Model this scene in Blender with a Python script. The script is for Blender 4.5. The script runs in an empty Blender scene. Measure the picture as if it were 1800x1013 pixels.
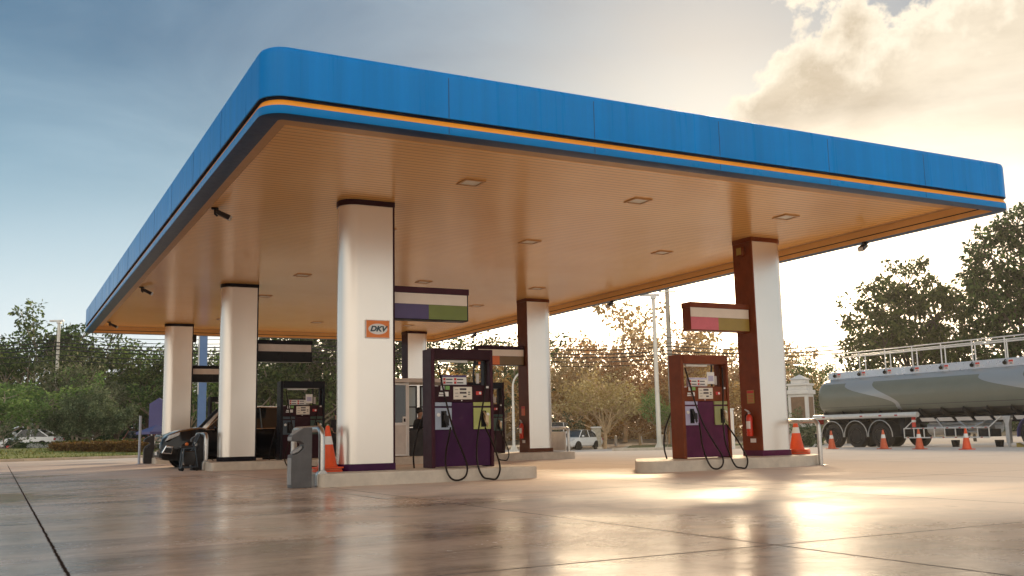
import bpy, math, random
import numpy as np
from mathutils import Vector, Matrix
R = math.radians
scn = bpy.context.scene
COL = scn.collection
rnd = random.Random(7)

# ------------------------------------------------------------------ camera
YAW, PIT, ROL, FPX, CH = 1.088944, 0.146966, -0.0204015, 1726.662, 0.8335
fw = Vector((math.cos(YAW)*math.cos(PIT), math.sin(YAW)*math.cos(PIT), math.sin(PIT)))
rt = fw.cross(Vector((0, 0, 1))).normalized()
up = rt.cross(fw)
rt2 = rt*math.cos(ROL) + up*math.sin(ROL)
up2 = -rt*math.sin(ROL) + up*math.cos(ROL)
cd = bpy.data.cameras.new("camera"); cam = bpy.data.objects.new("camera", cd); COL.objects.link(cam)
cd.sensor_width = 36; cd.lens = 36*FPX/1800; cd.clip_start = .05; cd.clip_end = 3000
m = Matrix((rt2, up2, -fw)).transposed().to_4x4(); m.translation = (0, 0, CH)
cam.matrix_world = m
scn.camera = cam
FWH = Vector((math.cos(YAW), math.sin(YAW)))
RTH = Vector((math.sin(YAW), -math.cos(YAW)))

def ray(px, py):
    return fw + rt2*((px-900)/FPX) - up2*((py-506.5)/FPX)
def G(px, py, z=0.):
    d = ray(px, py); t = (z-CH)/d.z
    return Vector((d.x*t, d.y*t, z))
def hor(px):
    return 762.3 - .0204*(px-900)
def S(px, s, z=0.):
    """ground point in pixel column px at view depth s"""
    d = ray(px, hor(px)); t = s/(d.x*FWH.x+d.y*FWH.y)
    return Vector((d.x*t, d.y*t, z))
def Zat(py, px, s):
    d = ray(px, py); t = s/(d.x*FWH.x+d.y*FWH.y)
    return CH + d.z*t
def sstep(a, b, x):
    t = min(1, max(0, (x-a)/(b-a))); return t*t*(3-2*t)
def gz(x, y):
    s = x*FWH.x + y*FWH.y
    w = sstep(10, 22, x - max(0, y-45)*.25)
    return -.45*w*sstep(36, 72, s) + .55*sstep(84, 108, s)

# ------------------------------------------------------------------ materials
def newmat(name):
    m = bpy.data.materials.new(name); m.use_nodes = True
    nt = m.node_tree; b = nt.nodes['Principled BSDF']
    return m, nt, b
def N(nt, typ, **k):
    n = nt.nodes.new(typ)
    for a, v in k.items():
        if a.startswith('i_'): n.inputs[int(a[2:])].default_value = v
        else: setattr(n, a, v)
    return n
def L(nt, a, b): nt.links.new(a, b)
def MT(nt, op, a, b=None, c=None, clamp=False):
    n = nt.nodes.new('ShaderNodeMath'); n.operation = op; n.use_clamp = clamp
    for i, v in enumerate((a, b, c)):
        if v is None: continue
        if isinstance(v, (int, float)): n.inputs[i].default_value = v
        else: L(nt, v, n.inputs[i])
    return n.outputs[0]
def MIX(nt, f, a, b, typ='MIX'):
    n = nt.nodes.new('ShaderNodeMix'); n.data_type = 'RGBA'; n.blend_type = typ
    for s, v in ((n.inputs[0], f), (n.inputs[6], a), (n.inputs[7], b)):
        if isinstance(v, (int, float)): s.default_value = v
        elif isinstance(v, tuple): s.default_value = (v+(1,))[:4]
        else: L(nt, v, s)
    return n.outputs[2]
def noise(nt, scale, detail=4, rough=.6, vec=None, dist=0):
    n = N(nt, 'ShaderNodeTexNoise'); n.inputs['Scale'].default_value = scale
    n.inputs['Detail'].default_value = detail; n.inputs['Roughness'].default_value = rough
    n.inputs['Distortion'].default_value = dist
    if vec is not None: L(nt, vec, n.inputs['Vector'])
    return n.outputs['Fac']
def coord(nt, which='Object'):
    return N(nt, 'ShaderNodeTexCoord').outputs[which]
def ramp(nt, f, stops):
    n = N(nt, 'ShaderNodeMapRange'); n.clamp = True
    L(nt, f, n.inputs[0])
    for i, v in enumerate(stops): n.inputs[i+1].default_value = v
    return n.outputs[0]

def mat(name, col, rough=.5, metal=0, var=.12, sc=6., bump=0., coat=0., rvar=.15, spec=.5, stretch=None):
    m, nt, b = newmat(name)
    co = coord(nt)
    if stretch:
        mp = N(nt, 'ShaderNodeMapping'); mp.inputs['Scale'].default_value = stretch; L(nt, co, mp.inputs[0]); co = mp.outputs[0]
    f = noise(nt, sc, 5, .62, co)
    fr = ramp(nt, f, (.3, .7, 0., 1.))
    d = tuple(c*(1-var) for c in col); l = tuple(min(1, c*(1+var)) for c in col)
    L(nt, MIX(nt, fr, d, l), b.inputs['Base Color'])
    L(nt, ramp(nt, noise(nt, sc*2.3, 4, .6, co), (.3, .7, max(.02, rough*(1-rvar)), min(1, rough*(1+rvar)))), b.inputs['Roughness'])
    b.inputs['Metallic'].default_value = metal
    b.inputs['Coat Weight'].default_value = coat; b.inputs['Coat Roughness'].default_value = .08
    b.inputs['Specular IOR Level'].default_value = spec
    if bump:
        bm = N(nt, 'ShaderNodeBump'); bm.inputs['Strength'].default_value = bump; bm.inputs['Distance'].default_value = .02
        L(nt, noise(nt, sc*8, 5, .7, co), bm.inputs['Height']); L(nt, bm.outputs[0], b.inputs['Normal'])
    return m

def leafmat(name, c1, c2, c3, trans=.45):
    m, nt, b = newmat(name)
    g = N(nt, 'ShaderNodeNewGeometry')
    r = g.outputs['Random Per Island']
    oi = N(nt, 'ShaderNodeObjectInfo').outputs['Random']
    c = MIX(nt, ramp(nt, r, (0, .6, 0, 1)), c1, c2)
    c = MIX(nt, ramp(nt, r, (.6, 1, 0, 1)), c, c3)
    hs = N(nt, 'ShaderNodeHueSaturation')
    L(nt, ramp(nt, oi, (0, 1, .482, .515)), hs.inputs['Hue']); L(nt, ramp(nt, oi, (0, 1, .75, 1.25)), hs.inputs['Value'])
    L(nt, c, hs.inputs['Color']); c = hs.outputs[0]
    L(nt, c, b.inputs['Base Color']); b.inputs['Roughness'].default_value = .55; b.inputs['Specular IOR Level'].default_value = .25
    t = N(nt, 'ShaderNodeBsdfTranslucent'); L(nt, c, t.inputs[0])
    mx = N(nt, 'ShaderNodeMixShader'); mx.inputs[0].default_value = trans
    L(nt, b.outputs[0], mx.inputs[1]); L(nt, t.outputs[0], mx.inputs[2])
    L(nt, mx.outputs[0], nt.nodes['Material Output'].inputs[0])
    return m

M = {}
M['blue'] = mat('blue_fascia_paint', (.001, .215, .62), .30, 0, .12, 1.0, coat=.0, spec=.16, stretch=(4, 4, .12))
M['blue_low'] = mat('lower_blue_paint', (.003, .21, .56), .3, 0, .07, 1.5, spec=.15)
M['orange'] = mat('orange_stripe_paint', (.95, .33, .015), .4, 0, .08, 2, coat=.1)
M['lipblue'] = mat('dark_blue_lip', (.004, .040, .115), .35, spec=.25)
M['navy'] = mat('navy_gap', (.010, .012, .03), .45, spec=.15)
M['purple'] = mat('purple_paint', (.050, .010, .050), .32, 0, .15, 3, coat=.02, spec=.12)
M['plum'] = mat('plum_paint', (.060, .016, .026), .42, 0, .2, 3, coat=.02, spec=.12)
M['plumdark'] = mat('dark_plum_paint', (.034, .008, .013), .42, 0, .2, 3, coat=.02, spec=.12)
M['maroon'] = mat('maroon_paint', (.19, .045, .013), .32, 0, .2, 3, coat=.02, spec=.12)  # warm glow of the right side put into the paint colour
M['maroon2'] = mat('dull_maroon_paint', (.13, .038, .016), .36, 0, .2, 3, coat=.02, spec=.12)
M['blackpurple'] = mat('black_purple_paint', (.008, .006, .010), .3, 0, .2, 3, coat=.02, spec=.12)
M['magenta'] = mat('magenta_purple_paint', (.10, .016, .055), .32, 0, .2, 3, coat=.02, spec=.12)
M['steel'] = mat('brushed_steel', (.52, .50, .47), .3, 1, .1, 5)
M['galv'] = mat('galvanised_steel', (.55, .55, .54), .42, .7, .15, 6)
M['black'] = mat('black_rubber', (.012, .011, .011), .5, 0, .2, 8, spec=.15)
M['blackgl'] = mat('black_gloss', (.008, .008, .009), .12, 0, .2, 3, coat=.6)
M['dark'] = mat('dark_grey_plastic', (.045, .043, .045), .42, 0, .2, 6, spec=.15)
M['binplastic'] = mat('grey_moulded_plastic', (.105, .10, .10), .45, 0, .18, 5, bump=.1, spec=.25)
M['binlight'] = mat('light_grey_plastic', (.30, .29, .28), .4, 0, .12, 5)
M['white'] = mat('white_paint', (.78, .77, .74), .38, 0, .06, 4)
M['cream'] = mat('cream_panel', (.80, .72, .62), .38, 0, .05, 3)
M['greyw'] = mat('grey_white_panel', (.62, .57, .52), .4, 0, .08, 4)
M['signviolet'] = mat('violet_sign', (.075, .05, .16), .4, 0, .08, 4)
M['signgreen'] = mat('green_sign', (.17, .22, .035), .4, 0, .08, 4)
M['signpink'] = mat('pink_sign', (.66, .15, .19), .4, 0, .08, 4)
M['signolive'] = mat('olive_sign', (.36, .26, .05), .4, 0, .08, 4)
M['signorange'] = mat('orange_sign', (.72, .17, .03), .4, 0, .08, 4)
M['signbrown'] = mat('brown_sign', (.18, .11, .03), .4, 0, .1, 4)
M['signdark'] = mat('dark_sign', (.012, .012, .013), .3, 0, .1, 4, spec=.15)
M['nozblue'] = mat('blue_grey_nozzle_panel', (.36, .42, .52), .4, 0, .08, 5)
M['nozlil'] = mat('lilac_nozzle_panel', (.46, .44, .62), .4, 0, .08, 5)
M['nozgreen'] = mat('green_nozzle_panel', (.44, .47, .14), .4, 0, .08, 5)
M['nozgreen2'] = mat('dull_green_nozzle_panel', (.33, .34, .13), .4, 0, .08, 5)
M['nozdblue'] = mat('dark_teal_nozzle_panel', (.05, .075, .10), .4, 0, .08, 5)
M['nozdgreen'] = mat('dark_green_nozzle_panel', (.03, .065, .045), .4, 0, .08, 5)
M['face'] = mat('ivory_display_panel', (.72, .66, .56), .4, 0, .06, 5)
M['lcd'] = mat('lcd_glass', (.06, .035, .03), .15)
M['redlab'] = mat('red_label', (.6, .03, .02), .4)
M['greenlab'] = mat('green_label', (.2, .42, .1), .4)
M['hose'] = mat('hose_rubber', (.020, .014, .012), .32, 0, .2, 8, spec=.15)
M['brass'] = mat('nozzle_metal', (.50, .36, .22), .35, .8)
M['cone'] = mat('orange_cone_plastic', (.80, .085, .012), .45, 0, .1, 5)
M['conedull'] = mat('faded_cone_plastic', (.62, .11, .035), .5, 0, .16, 5)
M['red'] = mat('extinguisher_red', (.62, .035, .012), .3, 0, .08, 5, coat=.3)
M['dkvorange'] = mat('dkv_orange', (.80, .22, .035), .4, 0, .04, 4)
M['dkvdark'] = mat('dkv_lettering', (.02, .055, .07), .4)
M['concrete'] = mat('kerb_concrete', (.58, .51, .42), .75, 0, .14, 4, bump=.35)
M['kerb'] = mat('roadside_kerb', (.55, .42, .30), .8, 0, .25, 1.2, bump=.4)
M['glass'] = mat('dark_glass', (.015, .018, .02), .05, 0, .1, 3, spec=.8)
M['glass2'] = mat('pale_glass', (.30, .36, .38), .08, 0, .1, 2, spec=.8)
M['suv'] = mat('black_car_paint', (.003, .003, .004), .16, 0, .1, 3, coat=.25, spec=.3)
M['carwhite'] = mat('white_car_paint', (.80, .79, .77), .25, 0, .03, 3, coat=.6)
M['chrome'] = mat('chrome', (.75, .75, .75), .12, 1, .03, 5)
M['lamp'] = mat('lamp_glass', (.62, .62, .62), .1, 0, .2, 30, coat=.5)
M['redlamp'] = mat('red_lamp', (.4, .01, .01), .2)
M['tyre'] = mat('tyre_rubber', (.026, .022, .020), .8, 0, .25, 9, bump=.2)
M['rim'] = mat('steel_rim', (.50, .48, .45), .4, .6, .15, 8)
M['tanksilver'] = mat('tank_aluminium', (.60, .62, .66), .3, .75, .06, 3)
M['chassis'] = mat('chassis_paint', (.028, .028, .032), .5, 0, .2, 5, spec=.15)
M['railwhite'] = mat('rail_white', (.72, .71, .68), .4, .2, .08, 6)
M['bluepole'] = mat('blue_mast_paint', (.10, .19, .38), .35, 0, .08, 2)
M['bluebrd'] = mat('indigo_board', (.075, .075, .22), .5, 0, .1, 3)
M['pole'] = mat('pole_white', (.72, .69, .62), .5, .1, .1, 2)
M['concpole'] = mat('weathered_concrete_pole', (.40, .36, .31), .8, 0, .2, 2, bump=.3)
M['cable'] = mat('black_cable', (.015, .015, .015), .6)
M['bark'] = mat('pale_bark', (.33, .27, .20), .85, 0, .3, 3, bump=.6)
M['barkdark'] = mat('dark_bark', (.075, .06, .045), .9, 0, .3, 3, bump=.6)
M['barkgold'] = mat('honey_bark', (.66, .47, .28), .85, 0, .25, 3, bump=.5)
M['stone'] = mat('white_render', (.70, .68, .65), .75, 0, .08, 2, bump=.15)
M['bronze'] = mat('brown_plaque', (.20, .12, .07), .6, 0, .2, 4)
M['skin'] = mat('skin', (.36, .20, .13), .55)
M['hair'] = mat('black_hair', (.008, .007, .007), .5)
M['shirt'] = mat('black_shirt', (.010, .010, .012), .8, 0, .2, 12)
M['trousers'] = mat('dark_trousers', (.012, .013, .018), .85, 0, .2, 12)
M['jacket'] = mat('pale_blue_jacket', (.42, .52, .56), .8, 0, .1, 9)
M['pot'] = mat('terracotta', (.22, .06, .03), .8)
M['carred'] = mat('brown_red_paint', (.30, .10, .06), .4)
M['timber'] = mat('weathered_board', (.40, .36, .28), .8, 0, .35, 5)
M['jointdark'] = mat('panel_seam', (.006, .05, .17), .5)
M['whitelight'] = mat('white_polycarbonate', (.82, .80, .74), .3)
M['lf_dark'] = leafmat('leaf_dark', (.010, .036, .010), (.034, .098, .024), (.11, .22, .055))
M['lf_mid'] = leafmat('leaf_mid', (.024, .056, .014), (.075, .135, .030), (.21, .28, .08))
M['lf_light'] = leafmat('leaf_light', (.08, .15, .035), (.17, .27, .07), (.30, .39, .14))
M['lf_olive'] = leafmat('leaf_olive', (.07, .095, .045), (.15, .185, .09), (.28, .31, .17))
M['lf_gold'] = leafmat('leaf_gold', (.44, .22, .065), (.64, .40, .15), (.80, .64, .38), .55)  # warm backlit glow put into these gold and amber leaf colours
M['lf_goldgreen'] = leafmat('leaf_goldgreen', (.38, .25, .08), (.56, .41, .17), (.78, .65, .38), .55)
M['lf_amber'] = leafmat('leaf_amber', (.28, .125, .035), (.46, .24, .07), (.66, .46, .20), .5)
M['lf_hedge'] = leafmat('leaf_hedge', (.07, .09, .018), (.14, .17, .035), (.25, .20, .05), .3)
M['lf_rust'] = leafmat('leaf_rust', (.13, .065, .020), (.21, .11, .03), (.28, .19, .05), .3)
M['lf_flower'] = leafmat('leaf_flower', (.35, .36, .33), (.65, .66, .62), (.75, .75, .72), .3)

def soffit_mat():
    m, nt, b = newmat('soffit_panels')
    co = coord(nt)
    sx = N(nt, 'ShaderNodeSeparateXYZ'); L(nt, co, sx.inputs[0])
    y = sx.outputs[1]
    p = MT(nt, 'PINGPONG', y, .075)            # ribs every 15 cm, running along X
    rib = ramp(nt, p, (0, .016, 0, 1))
    n = noise(nt, .6, 3, .5, co)
    base = MIX(nt, ramp(nt, n, (.3, .7, 0, 1)), (.86, .46, .145), (.92, .52, .185))  # white panels with the warm light put into their colour
    base = MIX(nt, rib, (.26, .13, .045), base)
    L(nt, base, b.inputs['Base Color'])
    b.inputs['Roughness'].default_value = .2; b.inputs['Specular IOR Level'].default_value = .7
    mp = N(nt, 'ShaderNodeMapping'); mp.inputs['Scale'].default_value = (.5, 6.67, 1); L(nt, co, mp.inputs[0])
    wob = noise(nt, 1., 2, .5, mp.outputs[0])
    h = MT(nt, 'ADD', MT(nt, 'MULTIPLY', ramp(nt, p, (0, .075, 0, 1)), .5), MT(nt, 'MULTIPLY', wob, .25))
    bm = N(nt, 'ShaderNodeBump'); bm.inputs['Strength'].default_value = .45; bm.inputs['Distance'].default_value = .012
    L(nt, h, bm.inputs['Height']); L(nt, bm.outputs[0], b.inputs['Normal'])
    return m
M['soffit'] = soffit_mat()
M['soffplain'] = mat('soffit_return', (.84, .48, .17), .35, 0, .05, 2)
M['sofftrim'] = mat('soffit_edge_trim', (.50, .28, .12), .4, 0, .1, 2)  # trim with the shadow along the near edges put into its colour

def clad_mat():
    m, nt, b = newmat('pearl_column_cladding')
    co = coord(nt)
    n = noise(nt, 1.2, 3, .5, co)
    L(nt, MIX(nt, n, (.80, .74, .66), (.86, .81, .74)), b.inputs['Base Color'])
    b.inputs['Metallic'].default_value = .70
    b.inputs['Roughness'].default_value = .27
    return m
M['clad'] = clad_mat()

def ground_mat():
    m, nt, b = newmat('wet_concrete')
    g = N(nt, 'ShaderNodeNewGeometry'); P = g.outputs['Position']
    n1 = noise(nt, .22, 6, .62, P, .6); n2 = noise(nt, 1.6, 6, .7, P, .4); n3 = noise(nt, 14, 5, .7, P)
    mp = N(nt, 'ShaderNodeMapping'); mp.inputs['Scale'].default_value = (.25, 1.3, 1); L(nt, P, mp.inputs[0])
    st = noise(nt, .8, 5, .6, mp.outputs[0], .5)
    c = MIX(nt, ramp(nt, n1, (.35, .66, 0, 1)), (.60, .345, .205), (.74, .55, .42))
    c = MIX(nt, ramp(nt, n2, (.42, .68, 0, .65)), c, (.20, .12, .07))
    c = MIX(nt, ramp(nt, st, (.50, .66, 0, .75)), c, (.11, .062, .036))
    c = MIX(nt, ramp(nt, n3, (.35, .65, 0, .3)), c, (.46, .36, .28))
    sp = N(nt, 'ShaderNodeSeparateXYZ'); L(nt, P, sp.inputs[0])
    glare_area = ramp(nt, MT(nt, 'ADD', MT(nt, 'ADD', sp.outputs[0], MT(nt, 'MULTIPLY', sp.outputs[1], .22)), MT(nt, 'MULTIPLY', MT(nt, 'SUBTRACT', n1, .5), 14)), (6.5, 16, 0, .92))  # right and far concrete paled, the bright glare put into its colour
    c = MIX(nt, glare_area, c, MIX(nt, n2, (.62, .54, .47), (.76, .69, .62)))
    oil = noise(nt, 1.1, 3, .5, P, 1.5)
    c = MIX(nt, MT(nt, 'MULTIPLY', ramp(nt, oil, (.66, .76, 0, .8)), MT(nt, 'SUBTRACT', 1, glare_area)), c, (.06, .035, .022))
    # saw-cut joints between slabs
    sx = N(nt, 'ShaderNodeSeparateXYZ'); L(nt, P, sx.inputs[0])
    wob = MT(nt, 'MULTIPLY', MT(nt, 'SUBTRACT', noise(nt, 5, 4, .7, P), .5), .035)
    def joint(v, off, per, w):
        a = MT(nt, 'ADD', MT(nt, 'SUBTRACT', v, off), wob)
        d = MT(nt, 'PINGPONG', a, per/2)
        return ramp(nt, d, (w*.4, w, 1, 0))
    def single(v, off, w):
        a = MT(nt, 'ABSOLUTE', MT(nt, 'ADD', MT(nt, 'SUBTRACT', v, off), wob))
        return ramp(nt, a, (w*.4, w, 1, 0))
    j = MT(nt, 'MAXIMUM', joint(sx.outputs[0], .45, 4.57, .019), joint(sx.outputs[1], 5.6, 6.05, .019))
    near = ramp(nt, sx.outputs[1], (40, 48, 1, 0))
    j = MT(nt, 'MULTIPLY', j, near)
    j2 = MT(nt, 'MULTIPLY', single(sx.outputs[0], .45, .018), near)
    j = MT(nt, 'MAXIMUM', MT(nt, 'MULTIPLY', j, .85), j2)
    c = MIX(nt, j, c, (.045, .028, .02))
    L(nt, c, b.inputs['Base Color'])
    wet = noise(nt, .32, 5, .6, P, .8)
    r = MT(nt, 'ADD', ramp(nt, wet, (.36, .66, .14, .31)), ramp(nt, n3, (.3, .7, -.015, .04)))
    r = MT(nt, 'ADD', r, MT(nt, 'MULTIPLY', glare_area, .65))
    L(nt, MT(nt, 'MAXIMUM', r, MT(nt, 'MULTIPLY', j, .9)), b.inputs['Roughness'])
    L(nt, MT(nt, 'MULTIPLY', MT(nt, 'SUBTRACT', 1, j), MT(nt, 'SUBTRACT', .36, MT(nt, 'MULTIPLY', glare_area, .39), None, True)), b.inputs['Specular IOR Level'])
    bm = N(nt, 'ShaderNodeBump'); bm.inputs['Strength'].default_value = .06; bm.inputs['Distance'].default_value = .02
    h = MT(nt, 'SUBTRACT', MT(nt, 'ADD', n3, MT(nt, 'MULTIPLY', n2, 1.2)), MT(nt, 'MULTIPLY', j, 1.5))
    L(nt, h, bm.inputs['Height']); L(nt, bm.outputs[0], b.inputs['Normal'])
    return m
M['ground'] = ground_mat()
M['road'] = mat('pale_road', (.40, .36, .32), .6, 0, .12, .4, bump=.1)
M['earth'] = mat('brown_verge', (.17, .12, .06), .95, 0, .35, .8, bump=.8)
M['lawn'] = mat('lawn_grass', (.18, .20, .035), .9, 0, .4, 1.5, bump=1.)
M['lawn2'] = mat('pale_lawn_grass', (.17, .18, .07), .9, 0, .3, 1.5, bump=1.)
M['line'] = mat('worn_line_paint', (.62, .56, .48), .5, 0, .25, 9)

def tank_mat():
    m, nt, b = newmat('tank_green_and_silver')
    co = coord(nt); sx = N(nt, 'ShaderNodeSeparateXYZ'); L(nt, co, sx.inputs[0])
    x, z = sx.outputs[0], sx.outputs[2]
    # silver swoosh: centre slides along x with an S over z
    s = ramp(nt, z, (1.72, 2.62, 0, 1)); s = MT(nt, 'SMOOTH_MIN', s, 1, .0)
    sm = MT(nt, 'MULTIPLY', MT(nt, 'MULTIPLY', s, s), MT(nt, 'SUBTRACT', 3, MT(nt, 'MULTIPLY', s, 2)))
    def band(x0, slope, w0, w1):
        c = MT(nt, 'SUBTRACT', MT(nt, 'SUBTRACT', x, x0), MT(nt, 'MULTIPLY', MT(nt, 'SUBTRACT', 1, sm), slope))
        w = MT(nt, 'ADD', MT(nt, 'MULTIPLY', sm, w1-w0), w0)
        d = MT(nt, 'SUBTRACT', MT(nt, 'ABSOLUTE', c), w)
        return ramp(nt, d, (-.012, .012, 1, 0))
    f = MT(nt, 'MAXIMUM', band(2.45, 2.0, .10, .75), band(9.1, 2.2, .10, .9))
    f = MT(nt, 'MAXIMUM', f, ramp(nt, z, (2.70, 2.72, 0, 1)))
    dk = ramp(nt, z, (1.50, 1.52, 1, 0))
    n = noise(nt, 2, 4, .6, co)
    c = MIX(nt, n, (.15, .16, .125), (.185, .195, .155))
    seam = ramp(nt, MT(nt, 'ABSOLUTE', MT(nt, 'SUBTRACT', z, 1.70)), (.006, .014, 1, 0))
    c = MIX(nt, seam, c, (.07, .07, .06))
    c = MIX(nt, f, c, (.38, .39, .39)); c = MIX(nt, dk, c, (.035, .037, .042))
    L(nt, c, b.inputs['Base Color']); b.inputs['Roughness'].default_value = .3
    L(nt, MT(nt, 'MULTIPLY', f, .35), b.inputs['Metallic']); b.inputs['Coat Weight'].default_value = .3
    return m
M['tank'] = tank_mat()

# ------------------------------------------------------------------ mesh helpers
class MB:
    def __init__(s): s.v = []; s.f = []; s.mi = []; s.k = 0
    def add(s, vs, fs):
        o = len(s.v); s.v += [tuple(v) for v in vs]
        for f in fs: s.f.append(tuple(i+o for i in f)); s.mi.append(s.k)
        return s
    def box(s, x0, x1, y0, y1, z0, z1):
        vs = [(x, y, z) for z in (z0, z1) for y in (y0, y1) for x in (x0, x1)]
        return s.add(vs, [(0, 2, 3, 1), (4, 5, 7, 6), (0, 1, 5, 4), (2, 6, 7, 3), (0, 4, 6, 2), (1, 3, 7, 5)])
    def prism(s, poly, a0, a1, axis='y'):
        """polygon extruded along an axis; poly coords are the other two axes in order"""
        n = len(poly); vs = []
        for a in (a0, a1):
            for p, q in poly:
                vs.append({'y': (p, a, q), 'x': (a, p, q), 'z': (p, q, a)}[axis])
        fs = [tuple(range(n)), tuple(range(2*n-1, n-1, -1))]
        fs += [(i, i+n, (i+1) % n+n, (i+1) % n) for i in range(n)]
        return s.add(vs, fs)
    def tube(s, pts, r, n=8, caps=True):
        pts = [Vector(p) for p in pts]
        rs = r if isinstance(r, (list, tuple)) else [r]*len(pts)
        ref = None; vs = []
        for i, p in enumerate(pts):
            t = (pts[min(i+1, len(pts)-1)] - pts[max(i-1, 0)]).normalized()
            if ref is None:
                ref = t.cross(Vector((0, 0, 1)) if abs(t.z) < .9 else Vector((1, 0, 0))).normalized()
            ref = (ref - t*ref.dot(t)).normalized()
            bn = t.cross(ref)
            for k in range(n):
                a = 2*math.pi*k/n
                vs.append(p + (ref*math.cos(a)+bn*math.sin(a))*rs[i])
        fs = []
        for i in range(len(pts)-1):
            for k in range(n):
                a, b_ = i*n+k, i*n+(k+1) % n
                fs.append((a, b_, b_+n, a+n))
        if caps:
            fs.append(tuple(range(n-1, -1, -1))); fs.append(tuple((len(pts)-1)*n+k for k in range(n)))
        return s.add(vs, fs)
    def lathe(s, prof, n=20, c=(0, 0, 0), axis='z'):
        vs = []
        for r, h in prof:
            for k in range(n):
                a = 2*math.pi*k/n; p, q = r*math.cos(a), r*math.sin(a)
                v = {'z': (p, q, h), 'y': (p, h, q), 'x': (h, p, q)}[axis]
                vs.append((v[0]+c[0], v[1]+c[1], v[2]+c[2]))
        fs = [(i*n+k, i*n+(k+1) % n, (i+1)*n+(k+1) % n, (i+1)*n+k) for i in range(len(prof)-1) for k in range(n)]
        if prof[0][0] > 1e-5: fs.append(tuple(range(n-1, -1, -1)))
        if prof[-1][0] > 1e-5: fs.append(tuple((len(prof)-1)*n+k for k in range(n)))
        return s.add(vs, fs)
    def ball(s, c, r, n=12, m_=8):
        if not isinstance(r, (tuple, list)): r = (r, r, r)
        vs = []; fs = []
        for i in range(m_+1):
            ph = math.pi*i/m_
            for k in range(n):
                a = 2*math.pi*k/n
                vs.append((c[0]+r[0]*math.sin(ph)*math.cos(a), c[1]+r[1]*math.sin(ph)*math.sin(a), c[2]+r[2]*math.cos(ph)))
        for i in range(m_):
            for k in range(n):
                fs.append((i*n+k, (i+1)*n+k, (i+1)*n+(k+1) % n, i*n+(k+1) % n))
        return s.add(vs, fs)
    def build(s, name, mats, parent=None, bevel=0, smooth=False, loc=None, rotz=None, seg=2):
        me = bpy.data.meshes.new(name); me.from_pydata(s.v, [], s.f)
        if not isinstance(mats, (list, tuple)): mats = [mats]
        for x in mats: me.materials.append(x)
        if len(mats) > 1: me.polygons.foreach_set('material_index', s.mi)
        import bmesh
        bm = bmesh.new(); bm.from_mesh(me); bmesh.ops.recalc_face_normals(bm, faces=bm.faces); bm.to_mesh(me); bm.free()
        if smooth:
            me.polygons.foreach_set('use_smooth', [True]*len(me.polygons))
            try: me.set_sharp_from_angle(angle=R(38))
            except Exception: pass
        o = bpy.data.objects.new(name, me); COL.objects.link(o)
        if bevel:
            md = o.modifiers.new('bevel', 'BEVEL'); md.width = bevel; md.segments = seg; md.limit_method = 'ANGLE'
            md.angle_limit = R(40)
        if parent: o.parent = parent
        if loc is not None: o.location = loc
        if rotz is not None: o.rotation_euler = (0, 0, rotz)
        return o

def each(b, name, mats, parent=None, **k):
    """build every separate piece of b as an object of its own"""
    par = list(range(len(b.v)))
    def find(i):
        while par[i] != i: par[i] = par[par[i]]; i = par[i]
        return i
    for f in b.f:
        r0 = find(f[0])
        for i in f[1:]: par[find(i)] = r0
    groups = {}
    for f in b.f: groups.setdefault(find(f[0]), []).append(f)
    out = []
    for fs in groups.values():
        ids = sorted({i for f in fs for i in f}); mp = {v: j for j, v in enumerate(ids)}
        c = MB(); c.add([b.v[i] for i in ids], [tuple(mp[i] for i in f) for f in fs]); out.append(c.build(name, mats, parent, **k))
    return out
def rpoly(pts, r, n=4):
    """2-D polygon with rounded corners"""
    out = []; k = len(pts)
    for i in range(k):
        p = Vector(pts[i]); a = Vector(pts[i-1])-p; b = Vector(pts[(i+1) % k])-p
        rr = min(r, a.length*.45, b.length*.45)
        A = p + a.normalized()*rr; B = p + b.normalized()*rr
        for j in range(n+1):
            t = j/n; q = A*(1-t)**2 + p*2*t*(1-t) + B*t*t
            out.append((q.x, q.y))
    return out
def smooth_path(pts, n=8):
    P = [Vector(p) for p in pts]; out = []
    for i in range(len(P)-1):
        p0 = P[max(i-1, 0)]; p1 = P[i]; p2 = P[i+1]; p3 = P[min(i+2, len(P)-1)]
        for j in range(n):
            t = j/n
            out.append(.5*((2*p1)+(p2-p0)*t+(2*p0-5*p1+4*p2-p3)*t*t+(3*p1-p0-3*p2+p3)*t**3))
    out.append(P[-1]); return out

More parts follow.
